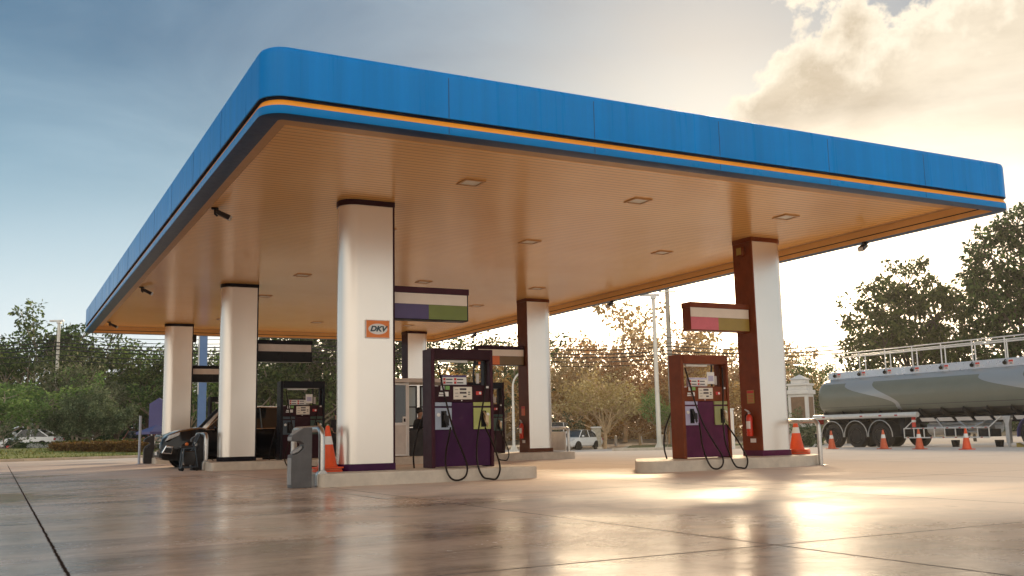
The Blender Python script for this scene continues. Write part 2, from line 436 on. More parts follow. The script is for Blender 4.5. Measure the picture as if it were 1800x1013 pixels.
def setp(o, label=None, cat=None, group=None, kind=None):
    if label: o['label'] = label
    if cat: o['category'] = cat
    if group: o['group'] = group
    if kind: o['kind'] = kind
    return o
def thing(name, label, cat, loc=(0, 0, 0), rotz=0, group=None):
    o = bpy.data.objects.new(name, None); COL.objects.link(o); o.empty_display_size = .2
    o.location = loc; o.rotation_euler = (0, 0, rotz)
    return setp(o, label, cat, group)
def dup(root, label, loc, rotz=None, group=None, scale=None):
    def cp(o, par):
        c = o.copy(); COL.objects.link(c)
        if par: c.parent = par
        for ch in list(o.children): cp(ch, c)
        return c
    r = cp(root, None); r.location = loc; r['label'] = label
    if rotz is not None: r.rotation_euler = (0, 0, rotz)
    if group: r['group'] = group
    if scale: r.scale = scale
    return r
def text(name, s, size, mt, parent, loc, rot, ext=.004, shear=0, bold=0, sx=1.):
    c = bpy.data.curves.new(name, 'FONT'); c.body = s; c.size = size; c.extrude = ext; c.shear = shear; c.offset = bold
    c.align_x = 'CENTER'; c.align_y = 'CENTER'; c.materials.append(mt)
    tmp = bpy.data.objects.new(name, c); COL.objects.link(tmp)
    me = bpy.data.meshes.new_from_object(tmp.evaluated_get(bpy.context.evaluated_depsgraph_get())); bpy.data.objects.remove(tmp)
    o = bpy.data.objects.new(name, me); COL.objects.link(o); o.parent = parent
    o.location = loc; o.rotation_euler = rot; o.scale = (sx, 1, 1)
    return o

# ------------------------------------------------------------------ ground, road, lawns
def sheet(name, mt, fn, us, vs, zoff=0, kind='structure'):
    b = MB(); n = len(vs)
    pts = []
    for u in us:
        for v in vs:
            x, y = fn(u, v); pts.append((x, y, gz(x, y)+zoff))
    b.add(pts, [(i*n+j, (i+1)*n+j, (i+1)*n+j+1, i*n+j+1) for i in range(len(us)-1) for j in range(n-1)])
    o = b.build(name, mt, smooth=True); o['kind'] = kind
    return o
def frange(a, b, n): return [a+(b-a)*i/n for i in range(n+1)]
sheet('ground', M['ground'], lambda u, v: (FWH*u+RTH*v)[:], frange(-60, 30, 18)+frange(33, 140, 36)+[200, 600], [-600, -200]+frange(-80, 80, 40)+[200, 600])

def poly_sheet(name, mt, px_s, zoff, kind='structure', n=10):
    """quad given by four ground points, gridded so that it follows the ground"""
    a, b, c, d = [Vector(p[:2]) for p in px_s]
    return sheet(name, mt, lambda u, v: ((a*(1-u)+b*u)*(1-v)+(d*(1-u)+c*u)*v)[:], frange(0, 1, n), frange(0, 1, n), zoff, kind)
def xy(p): return Vector((p[0], p[1]))

kA = G(-60, 814.5); kB = G(275, 804)
kdir = (xy(kB)-xy(kA)).normalized()
kA2 = xy(kA)-kdir*30; kB2 = xy(kA)+kdir*24
perp = Vector((-kdir.y, kdir.x))
# roadside kerb on the left
b = MB()
for i in range(30):
    p = kA2+kdir*(i*1.8+.004); q = p+kdir*1.792
    w = perp*.28
    vs = [(p.x, p.y, -.05), (q.x, q.y, -.05), (q.x+w.x, q.y+w.y, -.05), (p.x+w.x, p.y+w.y, -.05)]
    vs += [(x, y, .13) for x, y, z in vs]
    b.add(vs, [(0, 3, 2, 1), (4, 5, 6, 7), (0, 1, 5, 4), (1, 2, 6, 5), (2, 3, 7, 6), (3, 0, 4, 7)])
k = b.build('kerb', M['kerb'], bevel=.02); k['kind'] = 'structure'
lw = perp*.26
BANK = lambda d: .10+.42*sstep(0, 11, d)
b = MB(); n_ = 14
us, vs_ = frange(0, 1, 12), frange(.26, 16, n_)
for u in us:
    for d_ in vs_:
        p = kA2.lerp(kB2, u)+perp*d_; b.v.append((p.x, p.y, BANK(d_)+.03*math.sin(p.x*1.3+d_)*min(1, d_/3)))
b.f = [(i*(n_+1)+j, (i+1)*(n_+1)+j, (i+1)*(n_+1)+j+1, i*(n_+1)+j+1) for i in range(12) for j in range(n_)]; b.mi = [0]*len(b.f)
b.build('lawn', M['lawn'], smooth=True)['kind'] = 'structure'
poly_sheet('road', M['road'], [kA2+perp*15.2-kdir*30, kB2+perp*15.2+kdir*120, kB2+perp*25+kdir*120, kA2+perp*25-kdir*30], .02)
poly_sheet('verge', M['earth'], [S(-300, 92), S(2100, 92), S(2100, 135), S(-300, 135)], .05, n=14)
# grass blades on the lawn
b = MB(); r_ = random.Random(3)
for i in range(9000):
    t = r_.random(); w = r_.random()
    p = kA2.lerp(kB2, t)+perp*(.32+w*w*10)
    h = r_.uniform(.05, .14); a = r_.uniform(0, 6.28); dx, dy = math.cos(a)*.05, math.sin(a)*.05
    zb = BANK(.32+w*w*10)-.02
    b.add([(p.x-dx, p.y-dy, zb), (p.x+dx, p.y+dy, zb), (p.x+r_.uniform(-.06, .06), p.y+r_.uniform(-.06, .06), zb+h)], [(0, 1, 2)])
o = b.build('grass', M['lf_hedge']); o['kind'] = 'stuff'
# grass island round the lamp post on the right
gi = [G(1082, 786), G(1345, 781), S(1330, 84), S(1110, 84)]
for p in gi: p.z = 0
poly_sheet('lawn', M['lawn2'], gi, .11)
b = MB()
ring = [xy(p) for p in gi]
for i in range(4):
    p, q = ring[i], ring[(i+1) % 4]; d_ = (q-p).normalized(); w = Vector((d_.y, -d_.x))*.2
    n_ = 12
    for j in range(n_):
        a, c = p.lerp(q, j/n_), p.lerp(q, (j+1)/n_)
        za, zc = gz(*a), gz(*c)
        vs = [(a.x, a.y, za-.1), (c.x, c.y, zc-.1), (c.x+w.x, c.y+w.y, zc-.1), (a.x+w.x, a.y+w.y, za-.1)]
        vs += [(v[0], v[1], v[2]+.25) for v in vs]
        b.add(vs, [(0, 3, 2, 1), (4, 5, 6, 7), (0, 1, 5, 4), (1, 2, 6, 5), (2, 3, 7, 6), (3, 0, 4, 7)])
k = b.build('kerb', M['concrete']); k['kind'] = 'structure'
# worn lines round the islands
def line(x0, x1, y0, y1):
    b = MB(); b.add([(x0, y0, .004), (x1, y0, .004), (x1, y1, .004), (x0, y1, .004)], [(0, 1, 2, 3)])
    o = b.build('painted_line', M['line']); o['kind'] = 'structure'
w = .055
for yb in (12.65, 23.6):
    line(4.64, 4.64+w, yb, yb+2.7); line(4.64+w, 10.6, yb, yb+w)
line(4.64, 4.64+w, 18.2, 20.8); line(4.64+w, 9.6, 20.8-w, 20.8)
line(4.64, 4.64+w, 29.4, 32.)

# ------------------------------------------------------------------ canopy
X0, X1, Y0, Y1 = 2.812, 17.493, 12.122, 40.852
def rr(ins, rad=.34, n=7):
    a, b_, c, d = X0+ins, X1-ins, Y0+ins, Y1-ins; r = max(.04, rad-ins); out = []
    for cx_, cy_, a0 in ((b_-r, c+r, -90), (b_-r, d-r, 0), (a+r, d-r, 90), (a+r, c+r, 180)):
        for j in range(n+1):
            t = R(a0+90*j/n); out.append((cx_+r*math.cos(t), cy_+r*math.sin(t)))
    return out
def loft(prof, name, mt, par):
    b = MB(); n = None
    rings = []
    for ins, z in prof:
        q = rr(ins); n = len(q); rings.append(len(b.v)); b.v += [(x, y, z) for x, y in q]
    for i in range(len(prof)-1):
        for k in range(n):
            b.f.append((rings[i]+k, rings[i]+(k+1) % n, rings[i+1]+(k+1) % n, rings[i+1]+k)); b.mi.append(0)
    return b.build(name, mt, par, smooth=True)
can = thing('fuel_canopy', 'flat blue forecourt canopy with an orange stripe and ribbed tan soffit on six columns', 'canopy')
loft([(.012, 5.205), (.0, 5.212), (.0, 5.80), (.008, 5.845), (.028, 5.875), (.06, 5.893), (.10, 5.895), (.30, 5.885)], 'fascia', M['blue'], can)
loft([(.012, 5.205), (.06, 5.205), (.06, 5.168), (.045, 5.168)], 'shadow_gap', M['navy'], can)
loft([(.045, 5.168), (.042, 5.165), (.006, 5.090), (.006, 5.088)], 'stripe', M['orange'], can)
loft([(.006, 5.088), (.002, 5.086), (.002, 4.985), (.008, 4.976)], 'lower_band', M['blue_low'], can)
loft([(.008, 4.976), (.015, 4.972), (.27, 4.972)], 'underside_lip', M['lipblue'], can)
loft([(.27, 4.972), (.272, 4.974), (.272, 5.225)], 'inner_return', M['soffplain'], can)
loft([(.274, 5.068), (.274, 5.088)], 'return_seam', M['navy'], can)
q = rr(.30)
b = MB(); b.add([(x, y, 5.885) for x, y in q], [tuple(range(len(q)))]); b.build('roof_deck', M['galv'], can)
b = MB(); b.box(X0+.60, X1-.45, Y0+1.25, Y1-.5, 5.222, 5.25); b.build('soffit', M['soffit'], can)
b = MB(); b.add([(X0+.272, Y0+.272, 5.225), (X1-.272, Y0+.272, 5.225), (X1-.272, Y1-.272, 5.225), (X0+.272, Y1-.272, 5.225)], [(0, 3, 2, 1)])
b.build('soffit_trim', M['sofftrim'], can)
b = MB()
for x in (5.40, 7.80, 10.20, 12.60, 15.0): b.box(x-.006, x+.006, Y0-.0025, Y0+.02, 5.215, 5.80); b.box(x-.005, x+.005, Y0-.0005, Y0+.02, 4.985, 5.086)
for i in range(1, 12): 
    y = Y0+.34+2.4*i; b.box(X0-.0025, X0+.02, y-.006, y+.006, 5.215, 5.80)
each(b, 'panel_joint', M['jointdark'], can)

ct = None
names = ['nearest', 'second', 'third', 'fourth', 'fifth']
for j, y in enumerate((15.24, 19.62, 26.07, 30.40, 36.80)):
    for i, x in enumerate((7.2, 10.75, 14.5)):
        lab = 'recessed square soffit light, %s of three in the %s row from the near fascia' % (('left', 'middle', 'right')[i], names[j])
        if ct is None:
            ct = thing('ceiling_light', lab, 'ceiling light', (x, y, 5.222), 0, 'recessed lights under the canopy')
            b = MB(); s_, t_ = .20, .04
            b.box(-s_, s_, -s_, -s_+t_, -.022, .0); b.box(-s_, s_, s_-t_, s_, -.022, .0)
            b.box(-s_, -s_+t_, -s_+t_, s_-t_, -.022, .0); b.box(s_-t_, s_, -s_+t_, s_-t_, -.022, .0)
            b.build('frame', M['sofftrim'], ct, bevel=.004)
            b = MB(); b.box(-s_+t_, s_-t_, -s_+t_, s_-t_, -.006, .0); b.build('diffuser', M['face'], ct)
        else: dup(ct, lab, (x, y, 5.222), group='recessed lights under the canopy')

# floodlights on the soffit edge
def floodlight(lab, loc, rz, up_=5.222):
    t = thing('floodlight', lab, 'floodlight', loc, rz, 'small floodlights along the soffit edges')
    b = MB(); b.box(-.06, .06, -.05, .05, -.03, 0); b.tube([(0, 0, -.03), (0, 0, -.12), (.05, 0, -.16)], .018)
    b.build('bracket', M['black'], t)
    b = MB(); b.prism(rpoly([(.0, -.10), (.26, -.24), (.31, -.16), (.05, -.04)], .02, 2), -.07, .07); b.build('housing', M['dark'], t, bevel=.006)
    b = MB(); b.prism([(.265, -.243), (.275, -.248), (.325, -.162), (.312, -.158)], -.06, .06); b.build('lens', M['lamp'], t)
    return t
fl = floodlight('small black floodlight on the left soffit edge, nearest the front corner', (3.50, 18.9, 5.222), R(-20))
dup(fl, 'small black floodlight on the left soffit edge, middle of the three', (3.50, 29.7, 5.222))
dup(fl, 'small black floodlight on the left soffit edge, by the far left corner', (3.50, 38.9, 5.222))
dup(fl, 'small floodlight under the right canopy edge, above the tanker trees', (17.33, 15.75, 4.972), R(200))
dup(fl, 'small floodlight under the right canopy edge, beside the thin lamp post', (17.33, 26.2, 4.972), R(200))
dup(fl, 'small floodlight under the right canopy edge, at its far end', (17.33, 36.4, 4.972), R(200))

# ------------------------------------------------------------------ islands
ZI = .22
def island(lab, x0, x1, yc, poly=None):
    b = MB(); b.prism(rpoly(poly or [(x0, yc-1.127), (x1, yc-1.127), (x1, yc+1.127), (x0, yc+1.127)], .12 if not poly else .4, 4), -.02, ZI, 'z')
    o = b.build('fuel_island', M['concrete'], bevel=.02)
    setp(o, lab, 'pump island', 'raised concrete islands under the pumps')
ROWS = (17.5, 28.47, 39.1)
island('cream concrete island under the purple pump and the white DKV column', 4.86, 9.05, ROWS[0])
island('cream concrete island under the maroon pump, separate at the right', 11.21, 15.9, ROWS[0],
       [(11.75, 16.373), (15.9, 16.373), (16.8, 17.0), (17.1, 17.5), (16.8, 18.0), (15.9, 18.6), (12.75, 18.6), (11.5, 16.75)])
island('long middle concrete island carrying the glass kiosk', 5.13, 16.5, ROWS[1])
island('farthest concrete island in front of the black car', 5.13, 16.5, ROWS[2])

# ------------------------------------------------------------------ columns
def column(lab, x, yc, flip, endmat, plinthmat):
    """D-shaped clad column: flat painted end at local x=0, rounded nose at x=-1"""
    t = thing('canopy_column', lab, 'column', (x, yc, ZI), math.pi if flip else 0, 'columns carrying the canopy')
    def dshape(Lx, hw, x1=0., n=8):
        rad = min(.30, hw)
        pts = [(x1, -hw), (x1, hw)]
        for j in range(n+1):
            a = R(90+90*j/n); pts.append((-Lx+rad+rad*math.cos(a), hw-rad+rad*math.sin(a)))
        for j in range(n+1):
            a = R(180+90*j/n); pts.append((-Lx+rad+rad*math.cos(a), -hw+rad+rad*math.sin(a)))
        return pts
    b = MB(); b.prism(dshape(1.0, .315, -.035), .125, 4.90, 'z'); b.build('cladding', M['clad'], t, smooth=True)
    b = MB(); b.box(-.035, .0, -.327, .327, .10, 4.90); b.build('end_panel', endmat, t, bevel=.008)
    b = MB(); b.prism(dshape(1.015, .330, .004), 0., .125, 'z'); b.build('plinth', plinthmat, t, smooth=True)
    b = MB(); b.prism(dshape(1.015, .330, .004), 4.90, 5.02, 'z'); b.build('cap', endmat, t, smooth=True)
    return t
cA = column('pearl white column with the DKV sign, nearest on the left', 6.502, ROWS[0], False, M['plumdark'], M['purple'])
cB = column('white column with rust red side carrying a fire extinguisher, nearest on the right', 15.222, ROWS[0], True, M['maroon'], M['magenta'])
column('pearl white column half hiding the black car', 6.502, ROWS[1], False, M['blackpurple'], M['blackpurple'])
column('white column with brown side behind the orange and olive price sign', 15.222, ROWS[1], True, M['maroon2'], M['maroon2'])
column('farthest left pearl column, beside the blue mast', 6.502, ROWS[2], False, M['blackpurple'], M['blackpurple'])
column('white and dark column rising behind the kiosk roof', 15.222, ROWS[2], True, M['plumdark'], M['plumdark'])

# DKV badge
t = thing('card_sign', 'square orange DKV sign on the nearest white column', 'sign', (6.155, 17.178, 2.79))
b = MB(); b.box(-.235, .235, -.03, 0, -.17, .17); b.build('plate', M['white'], t, bevel=.006)
b = MB(); b.box(-.222, .222, -.034, -.03, -.157, .157); b.build('orange_field', M['dkvorange'], t)
b = MB(); b.prism([(.185*math.cos(2*math.pi*i/40), .10*math.sin(2*math.pi*i/40)) for i in range(40)], -.038, -.034); b.build('oval', M['white'], t)
text('lettering', 'DKV', .135, M['dkvdark'], t, (0, -.040, 0), (R(90), 0, 0), .002, .28, .006, 1.12)

# ------------------------------------------------------------------ price signs on the columns
def sign(lab, x0, x1, yc, brow, left, right, strip=M['cream'], flip=False):
    t = thing('fuel_sign', lab, 'fuel sign', (x0, yc, 3.02), 0, 'striped fuel signs beside the columns')
    w_ = x1-x0
    b = MB(); b.box(0, w_, -.14, .14, 0, .51); b.build('box', M['blackpurple'] if brow is not M['maroon'] else brow, t, bevel=.004)
    b = MB(); b.box(-.01, w_+.01, -.165, .16, .512, .63); b.build('brow', brow, t, bevel=.006)
    e = .03
    b = MB(); b.box(e*.4, w_-e, -.152, -.143, .30, .508); b.build('white_strip', strip, t)
    mid = w_*.46
    b = MB(); b.box(e*.4, mid, -.152, -.143, .018, .297); b.build('left_panel', left, t)
    b = MB(); b.box(mid+.002, w_-e, -.152, -.143, .018, .297); b.build('right_panel', right, t)
    return t
sign('violet and green fuel sign under a plum brow, beside the DKV column', 6.54, 8.10, 17.5, M['plum'], M['signviolet'], M['signgreen'])
sign('pink and olive fuel sign with a rust red brow, on the right column', 13.52, 15.215, 17.5, M['maroon'], M['signpink'], M['signolive'])
sign('orange and brown fuel sign seen above the purple pump', 13.53, 15.215, 28.47, M['plumdark'], M['signorange'], M['signbrown'])
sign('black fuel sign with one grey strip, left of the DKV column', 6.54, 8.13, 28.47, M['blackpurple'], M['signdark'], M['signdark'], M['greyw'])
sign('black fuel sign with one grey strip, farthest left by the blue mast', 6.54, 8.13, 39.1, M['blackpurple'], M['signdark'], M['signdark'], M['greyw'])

# ------------------------------------------------------------------ pumps
HOSE = []
for lst in ([(770, 640, .1), (775, 665, 0), (785, 710, -.1), (797, 755, -.3), (811, 790, -.55), (821, 818, -.82), (819, 836, -.89), (807, 846, -.90), (793, 841, -.89), (784, 823, -.82), (784, 795, -.55), (789, 770, -.3), (792, 752, -.11)],
            [(855, 640, .1), (853, 680, 0), (849, 710, -.1), (842, 750, -.3), (838, 790, -.55), (840, 818, -.82), (849, 838, -.89), (861, 846, -.90), (873, 841, -.89), (879, 823, -.82), (872, 795, -.55), (862, 770, -.3), (853, 752, -.11)]):
    h_ = []
    for px, py, y in lst:      # the hanging loops, measured on the near pump and used on all
        d = ray(px, py); tt = (17.15+y)/d.y; h_.append((d.x*tt-7.215, y, max(CH+d.z*tt-.22, -.19)))
    HOSE.append(h_)
def pump(lab, x0, yc, side, front, head, pl, pr, shelfmat, poster=False, hoses=((.52, .45), (1.15, .90))):
    """local x along the face, y=0 the front plane, z from the island top"""
    W, D, H = 1.30, .44, 2.235
    t = thing('fuel_pump', lab, 'fuel pump', (x0, yc-.35, ZI), 0, 'fuel pumps on the islands')
    b = MB(); b.box(0, .075, 0, D, 0, H); b.box(W-.06, W, 0, D, 0, H); each(b, 'side_panel', side, t, bevel=.012)
    b = MB(); b.box(.077, W-.062, .0, D, 2.035, H-.002); b.build('header', head, t, bevel=.008)
    b = MB(); b.box(.077, W-.062, .045, D-.045, .02, 1.22); b.build('cabinet', front, t, bevel=.008)
    b = MB(); b.box(.077, W-.062, .03, D-.03, 1.225, 1.545); b.build('control_panel', M['plumdark'] if side is not M['maroon'] else head, t, bevel=.006)
    b = MB(); b.box(.077, .42, .012, .044, .71, 1.115); b.box(.077, .42, .014, .046, 1.15, 1.222)
    b.build('left_nozzle_panel', pl, t, bevel=.005)
    b = MB(); b.box(W-.42, W-.062, .012, .044, .71, 1.115); b.box(W-.42, W-.062, .014, .046, 1.15, 1.222)
    b.build('right_nozzle_panel', pr, t, bevel=.005)
    # inside of the open window: posts and grey shelf
    b = MB(); b.box(.078, .12, .20, .30, 1.546, 2.034); b.box(W-.105, W-.064, .2, .3, 1.546, 2.034)
    each(b, 'window_post', M['dark'] if side is not M['maroon'] else M['maroon2'], t, bevel=.004)
    b = MB(); b.tube([(W-.30, .22, 1.56), (W-.33, .2, 1.75), (W-.30, .2, 2.03)], .022, 8); b.build('hose_guide', M['dark'], t, smooth=True)
    b = MB(); b.box(W-.31, W-.25, .10, .14, 1.58, 1.78); b.build('spare_nozzle', M['greyw'], t, bevel=.01)
    b = MB(); b.box(.26, W-.52, .10, .17, 1.552, 1.74); bx = b.build('product_box', shelfmat, t, bevel=.008)
    b = MB(); b.box(.27, W-.53, .092, .099, 1.560, 1.700); b.build('product_card', M['white'], bx)
    b = MB()
    for cx_ in (.285, .51):
        for cz in (1.575, 1.64):
            b.box(cx_, cx_+.045, .086, .0915, cz, cz+.045); 
    each(b, 'product_mark', M['redlab'], bx)
    b = MB()
    for cx_ in (.345, .57):
        for cz in (1.585, 1.65): b.box(cx_, cx_+.13, .0865, .0915, cz, cz+.02)
    b.build('product_line', M['dark'], bx)
    b = MB(); b.box(.22, W-.50, .10, .16, 1.985, 2.03); b.build('light_strip', M['whitelight'], t, bevel=.005)
    # price display
    b = MB(); b.box(.46, .85, .012, .029, 1.275, 1.515); d = b.build('price_display', M['face'], t, bevel=.006)
    b = MB(); b.box(.59, .73, .008, .0115, 1.45, 1.488); b.box(.59, .73, .008, .0115, 1.383, 1.42); b.box(.66, .73, .008, .0115, 1.315, 1.345); b.build('lcd', M['lcd'], d)
    b = MB()
    for z in (1.455, 1.39, 1.33): b.box(.49, .56, .009, .0115, z, z+.008)
    for z in (1.40, 1.36): 
        for x in (.765, .79): b.box(x, x+.018, .009, .0115, z, z+.022)
    b.build('display_mark', M['dark'], d)
    # stickers
    b = MB(); b.box(.30, .385, .022, .0295, 1.46, 1.53); b.build('sticker', M['greenlab'], t)
    b = MB(); b.box(.20, .275, .022, .0295, 1.45, 1.535); b.box(.16, .255, .022, .0295, 1.335, 1.365); b.box(.17, .255, .022, .0295, 1.375, 1.41); b.box(.28, .36, .022, .0295, 1.335, 1.42)
    b.box(W-.15, W-.09, .022, .0295, 1.49, 1.53); b.box(.08, .15, .022, .0295, 1.525, 1.537)
    b.build('sticker', M['white'], t)
    b = MB(); b.box(.94, 1.06, .022, .0295, 1.36, 1.43); l_ = b.build('card_label', M['redlab'], t)
    b = MB(); b.lathe([(.0, .018), (.026, .0185), (.026, .0215)], 14, (1.025, 0, 1.395), 'y'); b.build('label_ring', M['white'], l_)
    b = MB(); b.lathe([(0, .021), (.013, .0215), (.013, .029)], 10, (.635, 0, 1.255), 'y'); b.build('button', M['white'], t)
    if poster:
        b = MB(); b.box(W-.56, W-.36, .05, .06, 1.60, 1.86); b.build('poster', M['white'], t)
        b = MB(); b.box(W-.53, W-.39, .046, .0495, 1.66, 1.78); b.build('poster_picture', M['nozlil'], t)
    # nozzles in their boots
    for k, (bx_, nx) in enumerate(((.20, .27), (W-.27, W-.20))):
        b = MB(); b.box(bx_, bx_+.11, .004, .0115, .75, 1.06); b.build('nozzle_boot', M['black'], t, bevel=.003)
        b = MB(); b.lathe([(0, -.01), (.034, -.008), (.038, .0105)], 14, (.145 if k == 0 else W-.13, 0, .985), 'y'); b.build('badge', M['white'], t)
        b = MB(); b.tube([(bx_+.05, -.01, 1.04), (bx_+.07, -.05, .98), (bx_+.08, -.08, .88), (bx_+.10, -.085, .78)], [.018, .024, .03, .026], 8)
        b.tube([(bx_+.045, -.02, .98), (bx_+.02, -.10, .90), (bx_+.05, -.125, .80), (bx_+.09, -.10, .75)], .010, 6)
        b.box(bx_+.045, bx_+.115, -.105, -.055, .84, .97)
        b.build('nozzle', (M['dark'], M['brass'])[k], t, bevel=.004, smooth=True)
        # hose: from the top of the window, in a loop over the kerb, back to the nozzle
        pts = HOSE[k]
        b = MB(); b.tube(smooth_path(pts, 7), .0175, 8); b.build('hose', M['hose'], t, smooth=True)
    # a hose of the far face, hanging past the left end
    pts = [(.03, D+.02, 1.0), (-.06, D+.15, .6), (-.17, D+.05, .25), (-.22, D-.1, .01)]
    b = MB(); b.tube(smooth_path(pts, 6), .0175, 8); b.build('rear_hose', M['hose'], t, smooth=True)
    return t
pump('dark plum fuel pump with a blue and a green nozzle panel, by the DKV column', 7.215, ROWS[0], M['plum'], M['purple'], M['plumdark'], M['nozblue'], M['nozgreen'], M['signviolet'], hoses=((.50, .4), (1.16, .9)))
pump('rust red fuel pump with a lilac nozzle panel, beside the fire extinguisher', 13.04, ROWS[0], M['maroon'], M['magenta'], M['maroon'], M['nozlil'], M['nozgreen2'], M['nozlil'], True)
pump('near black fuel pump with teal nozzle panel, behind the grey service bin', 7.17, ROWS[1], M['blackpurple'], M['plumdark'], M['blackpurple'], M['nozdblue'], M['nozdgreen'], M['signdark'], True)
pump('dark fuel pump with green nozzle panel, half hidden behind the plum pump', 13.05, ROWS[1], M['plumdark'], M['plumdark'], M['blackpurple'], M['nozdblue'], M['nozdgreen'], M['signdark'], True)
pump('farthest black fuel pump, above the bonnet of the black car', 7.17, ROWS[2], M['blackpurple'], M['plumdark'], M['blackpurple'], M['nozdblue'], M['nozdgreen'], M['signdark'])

# extinguishers and notices on the red column sides
def extinguisher(lab, x, y, z, mt):
    t = thing('fire_extinguisher', lab, 'extinguisher', (x, y, z))
    b = MB(); b.lathe([(.0, 0), (.068, .005), (.075, .03), (.075, .40), (.06, .455), (.028, .485), (.022, .50), (0, .50)], 18); b.build('cylinder', mt, t, smooth=True)
    b = MB(); b.box(-.02, .02, -.02, .02, .50, .54); b.prism([(-.015, .55), (.03, .545), (.14, .60), (.13, .615), (.02, .58)], -.012, .012, 'x'); b.build('valve', M['galv'], t)
    b = MB(); b.tube(smooth_path([(0, .03, .52), (-.02, .11, .46), (-.01, .11, .28), (0, .095, .12)], 5), .012, 6); b.build('hose', M['black'], t, smooth=True)
    b = MB()
    for j in range(5):
        a0, a1 = R(150+j*18), R(168+j*18)
        b.add([(.0765*math.cos(a0), .0765*math.sin(a0), .17), (.0765*math.cos(a1), .0765*math.sin(a1), .17), (.0765*math.cos(a1), .0765*math.sin(a1), .34), (.0765*math.cos(a0), .0765*math.sin(a0), .34)], [(0, 1, 2, 3)])
    b.build('label', M['white'], t, smooth=True)
extinguisher('red fire extinguisher on the rust red side of the right column', 15.135, 17.46, .66, M['red'])
extinguisher('dark red fire extinguisher on the brown side of the farther right column', 15.135, 28.47, .66, M['red'])
def notice(lab, x, y, z0, z1, c, lines=True):
    t = thing('notice', lab, 'notice', (x, y, z0))
    h = z1-z0
    b = MB(); b.box(-.006, 0, -.12, .12, 0, h); b.build('plate', c, t)
    b = MB(); b.box(-.009, -.0065, -.11, .11, h*.76, h*.96)
    if lines:
        for j in range(5): b.box(-.009, -.0065, -.09, .09, h*(.1+.12*j), h*(.1+.12*j)+.012)
    b.build('print', M['redlab'], t)
notice('pale instruction notice above the extinguisher on the right column', 15.212, 17.46, 1.40, 1.70, M['signolive'])
notice('orange notice on the brown side of the farther column', 15.212, 28.47, 1.40, 1.70, M['signorange'])
b = MB(); b.box(-.008, 0, -.09, .09, 0, .09); setp(b.build('label_plate', M['white'], loc=(15.212, 17.45, .52)), 'small white tag below the extinguisher on the right column', 'label')
b = MB(); b.box(-.008, 0, -.09, .09, 0, .09); setp(b.build('label_plate', M['white'], loc=(15.212, 28.47, .52)), 'small white tag below the extinguisher on the farther column', 'label')
t = thing('wall_lamp', 'small box lamp high on the rust red side of the right column', 'lamp', (15.212, 17.48, 4.80))
b = MB(); b.box(-.10, 0, -.10, .10, 0, .22); b.build('housing', M['maroon'], t, bevel=.02)
b = MB(); b.box(-.108, -.1015, -.08, .08, .03, .19); b.build('diffuser', M['signolive'], t)
t = thing('wall_lamp', 'small black box lamp high on the farthest left column', 'lamp', (6.512, 39.1, 4.55))
b = MB(); b.box(0, .14, -.10, .10, 0, .30); b.build('housing', M['dark'], t, bevel=.02)
b = MB(); b.box(.1415, .147, -.08, .08, .03, .27); b.build('diffuser', M['lcd'], t)

# ------------------------------------------------------------------ hoops, bins, cones
def hoop(lab, x, ya, yb, h=.98, r=.055, board=False, shoe=True):
    t = thing('guard_hoop', lab, 'guard hoop', (x, ya, 0), 0, 'steel hoops guarding the island ends')
    L_ = yb-ya; c = .16
    pts = [(0, 0, 0), (0, 0, h-c)]
    for j in range(1, 6):
        a = R(90*j/6); pts.append((0, c-c*math.cos(a), h-c+c*math.sin(a)))
    pts += [(0, c, h), (0, L_-c, h)]
    for j in range(1, 6):
        a = R(90*j/6); pts.append((0, L_-c+c*math.sin(a), h-c+c*math.cos(a)))
    pts += [(0, L_, h-c), (0, L_, 0)]
    b = MB(); b.tube(pts, r, 12); b.build('pipe', M['steel'], t, smooth=True)
    for y in (0, L_):
        b = MB()
        if shoe: b.prism(rpoly([(-.10, 0), (.10, 0), (.10, .20), (.05, .28), (-.05, .28), (-.10, .20)], .03, 2), y-.07, y+.07)
        else: b.box(-.11, .11, y-.11, y+.11, 0, .012)
        b.build('foot', M['steel'], t, bevel=.01)
    return t
hoop('thick steel hoop beside the grey service bin at the front', 4.95, 16.60, 18.4)
hoop('steel hoop at the right end, in front of the rust red column', 16.31, 16.53, 18.42, shoe=False, r=.05)
hoop('steel hoop beside the black car front wheel', 5.16, 28.3, 29.8, r=.06)
h4 = hoop('dark steel hoop framing a grey board, near the white cars', 16.56, 27.9, 29.7, r=.05, shoe=False)
hoop('steel hoop at the far left island end, by the orange cone', 5.40, 38.7, 39.9, r=.06)
b = MB(); b.box(-.03, .03, .2, 1.5, .24, .86); o = b.build('board', M['greyw'], h4, bevel=.01)

BINPROF = [(0, 0), (0, .55), (.11, .575), (.20, .66), (.20, .73), (.14, .775), (0, .775), (0, .87), (.21, 1.0), (.34, 1.0), (.34, 0)]
def service_bin(lab, x, y, m1, m2, s=1., bk=False):
    t = thing('service_bin', lab, 'service bin', (x, y, 0), 0, 'windscreen service bins at the island ends'); t.scale = (s, s, s)
    b = MB(); b.prism(BINPROF, 0, .30); b.build('body', m1, t, bevel=.012)
    b = MB(); b.box(-.012, 0-.002, .03, .27, .79, .85); b.box(-.012, -.002, .03, .27, .06, .50); b.build('front_panel', m2, t, bevel=.004)
    b = MB(); b.prism([(.02, .875), (.205, .985), (.205, 1.005), (.02, .895)], .04, .26); b.build('lid', m2, t, bevel=.006)
    b = MB(); b.prism([(.03, .565), (.12, .60), (.18, .66), (.18, .70), (.03, .60)], .05, .25); b.build('tray', m2, t, bevel=.006)
    return t
service_bin('grey moulded windscreen service bin with a notched front, standing before the near island', 4.40, 16.45, M['binplastic'], M['binlight'])
service_bin('dark service bin at the far left beside the orange cone', 4.86, 38.75, M['dark'], M['binplastic'], 1.02)
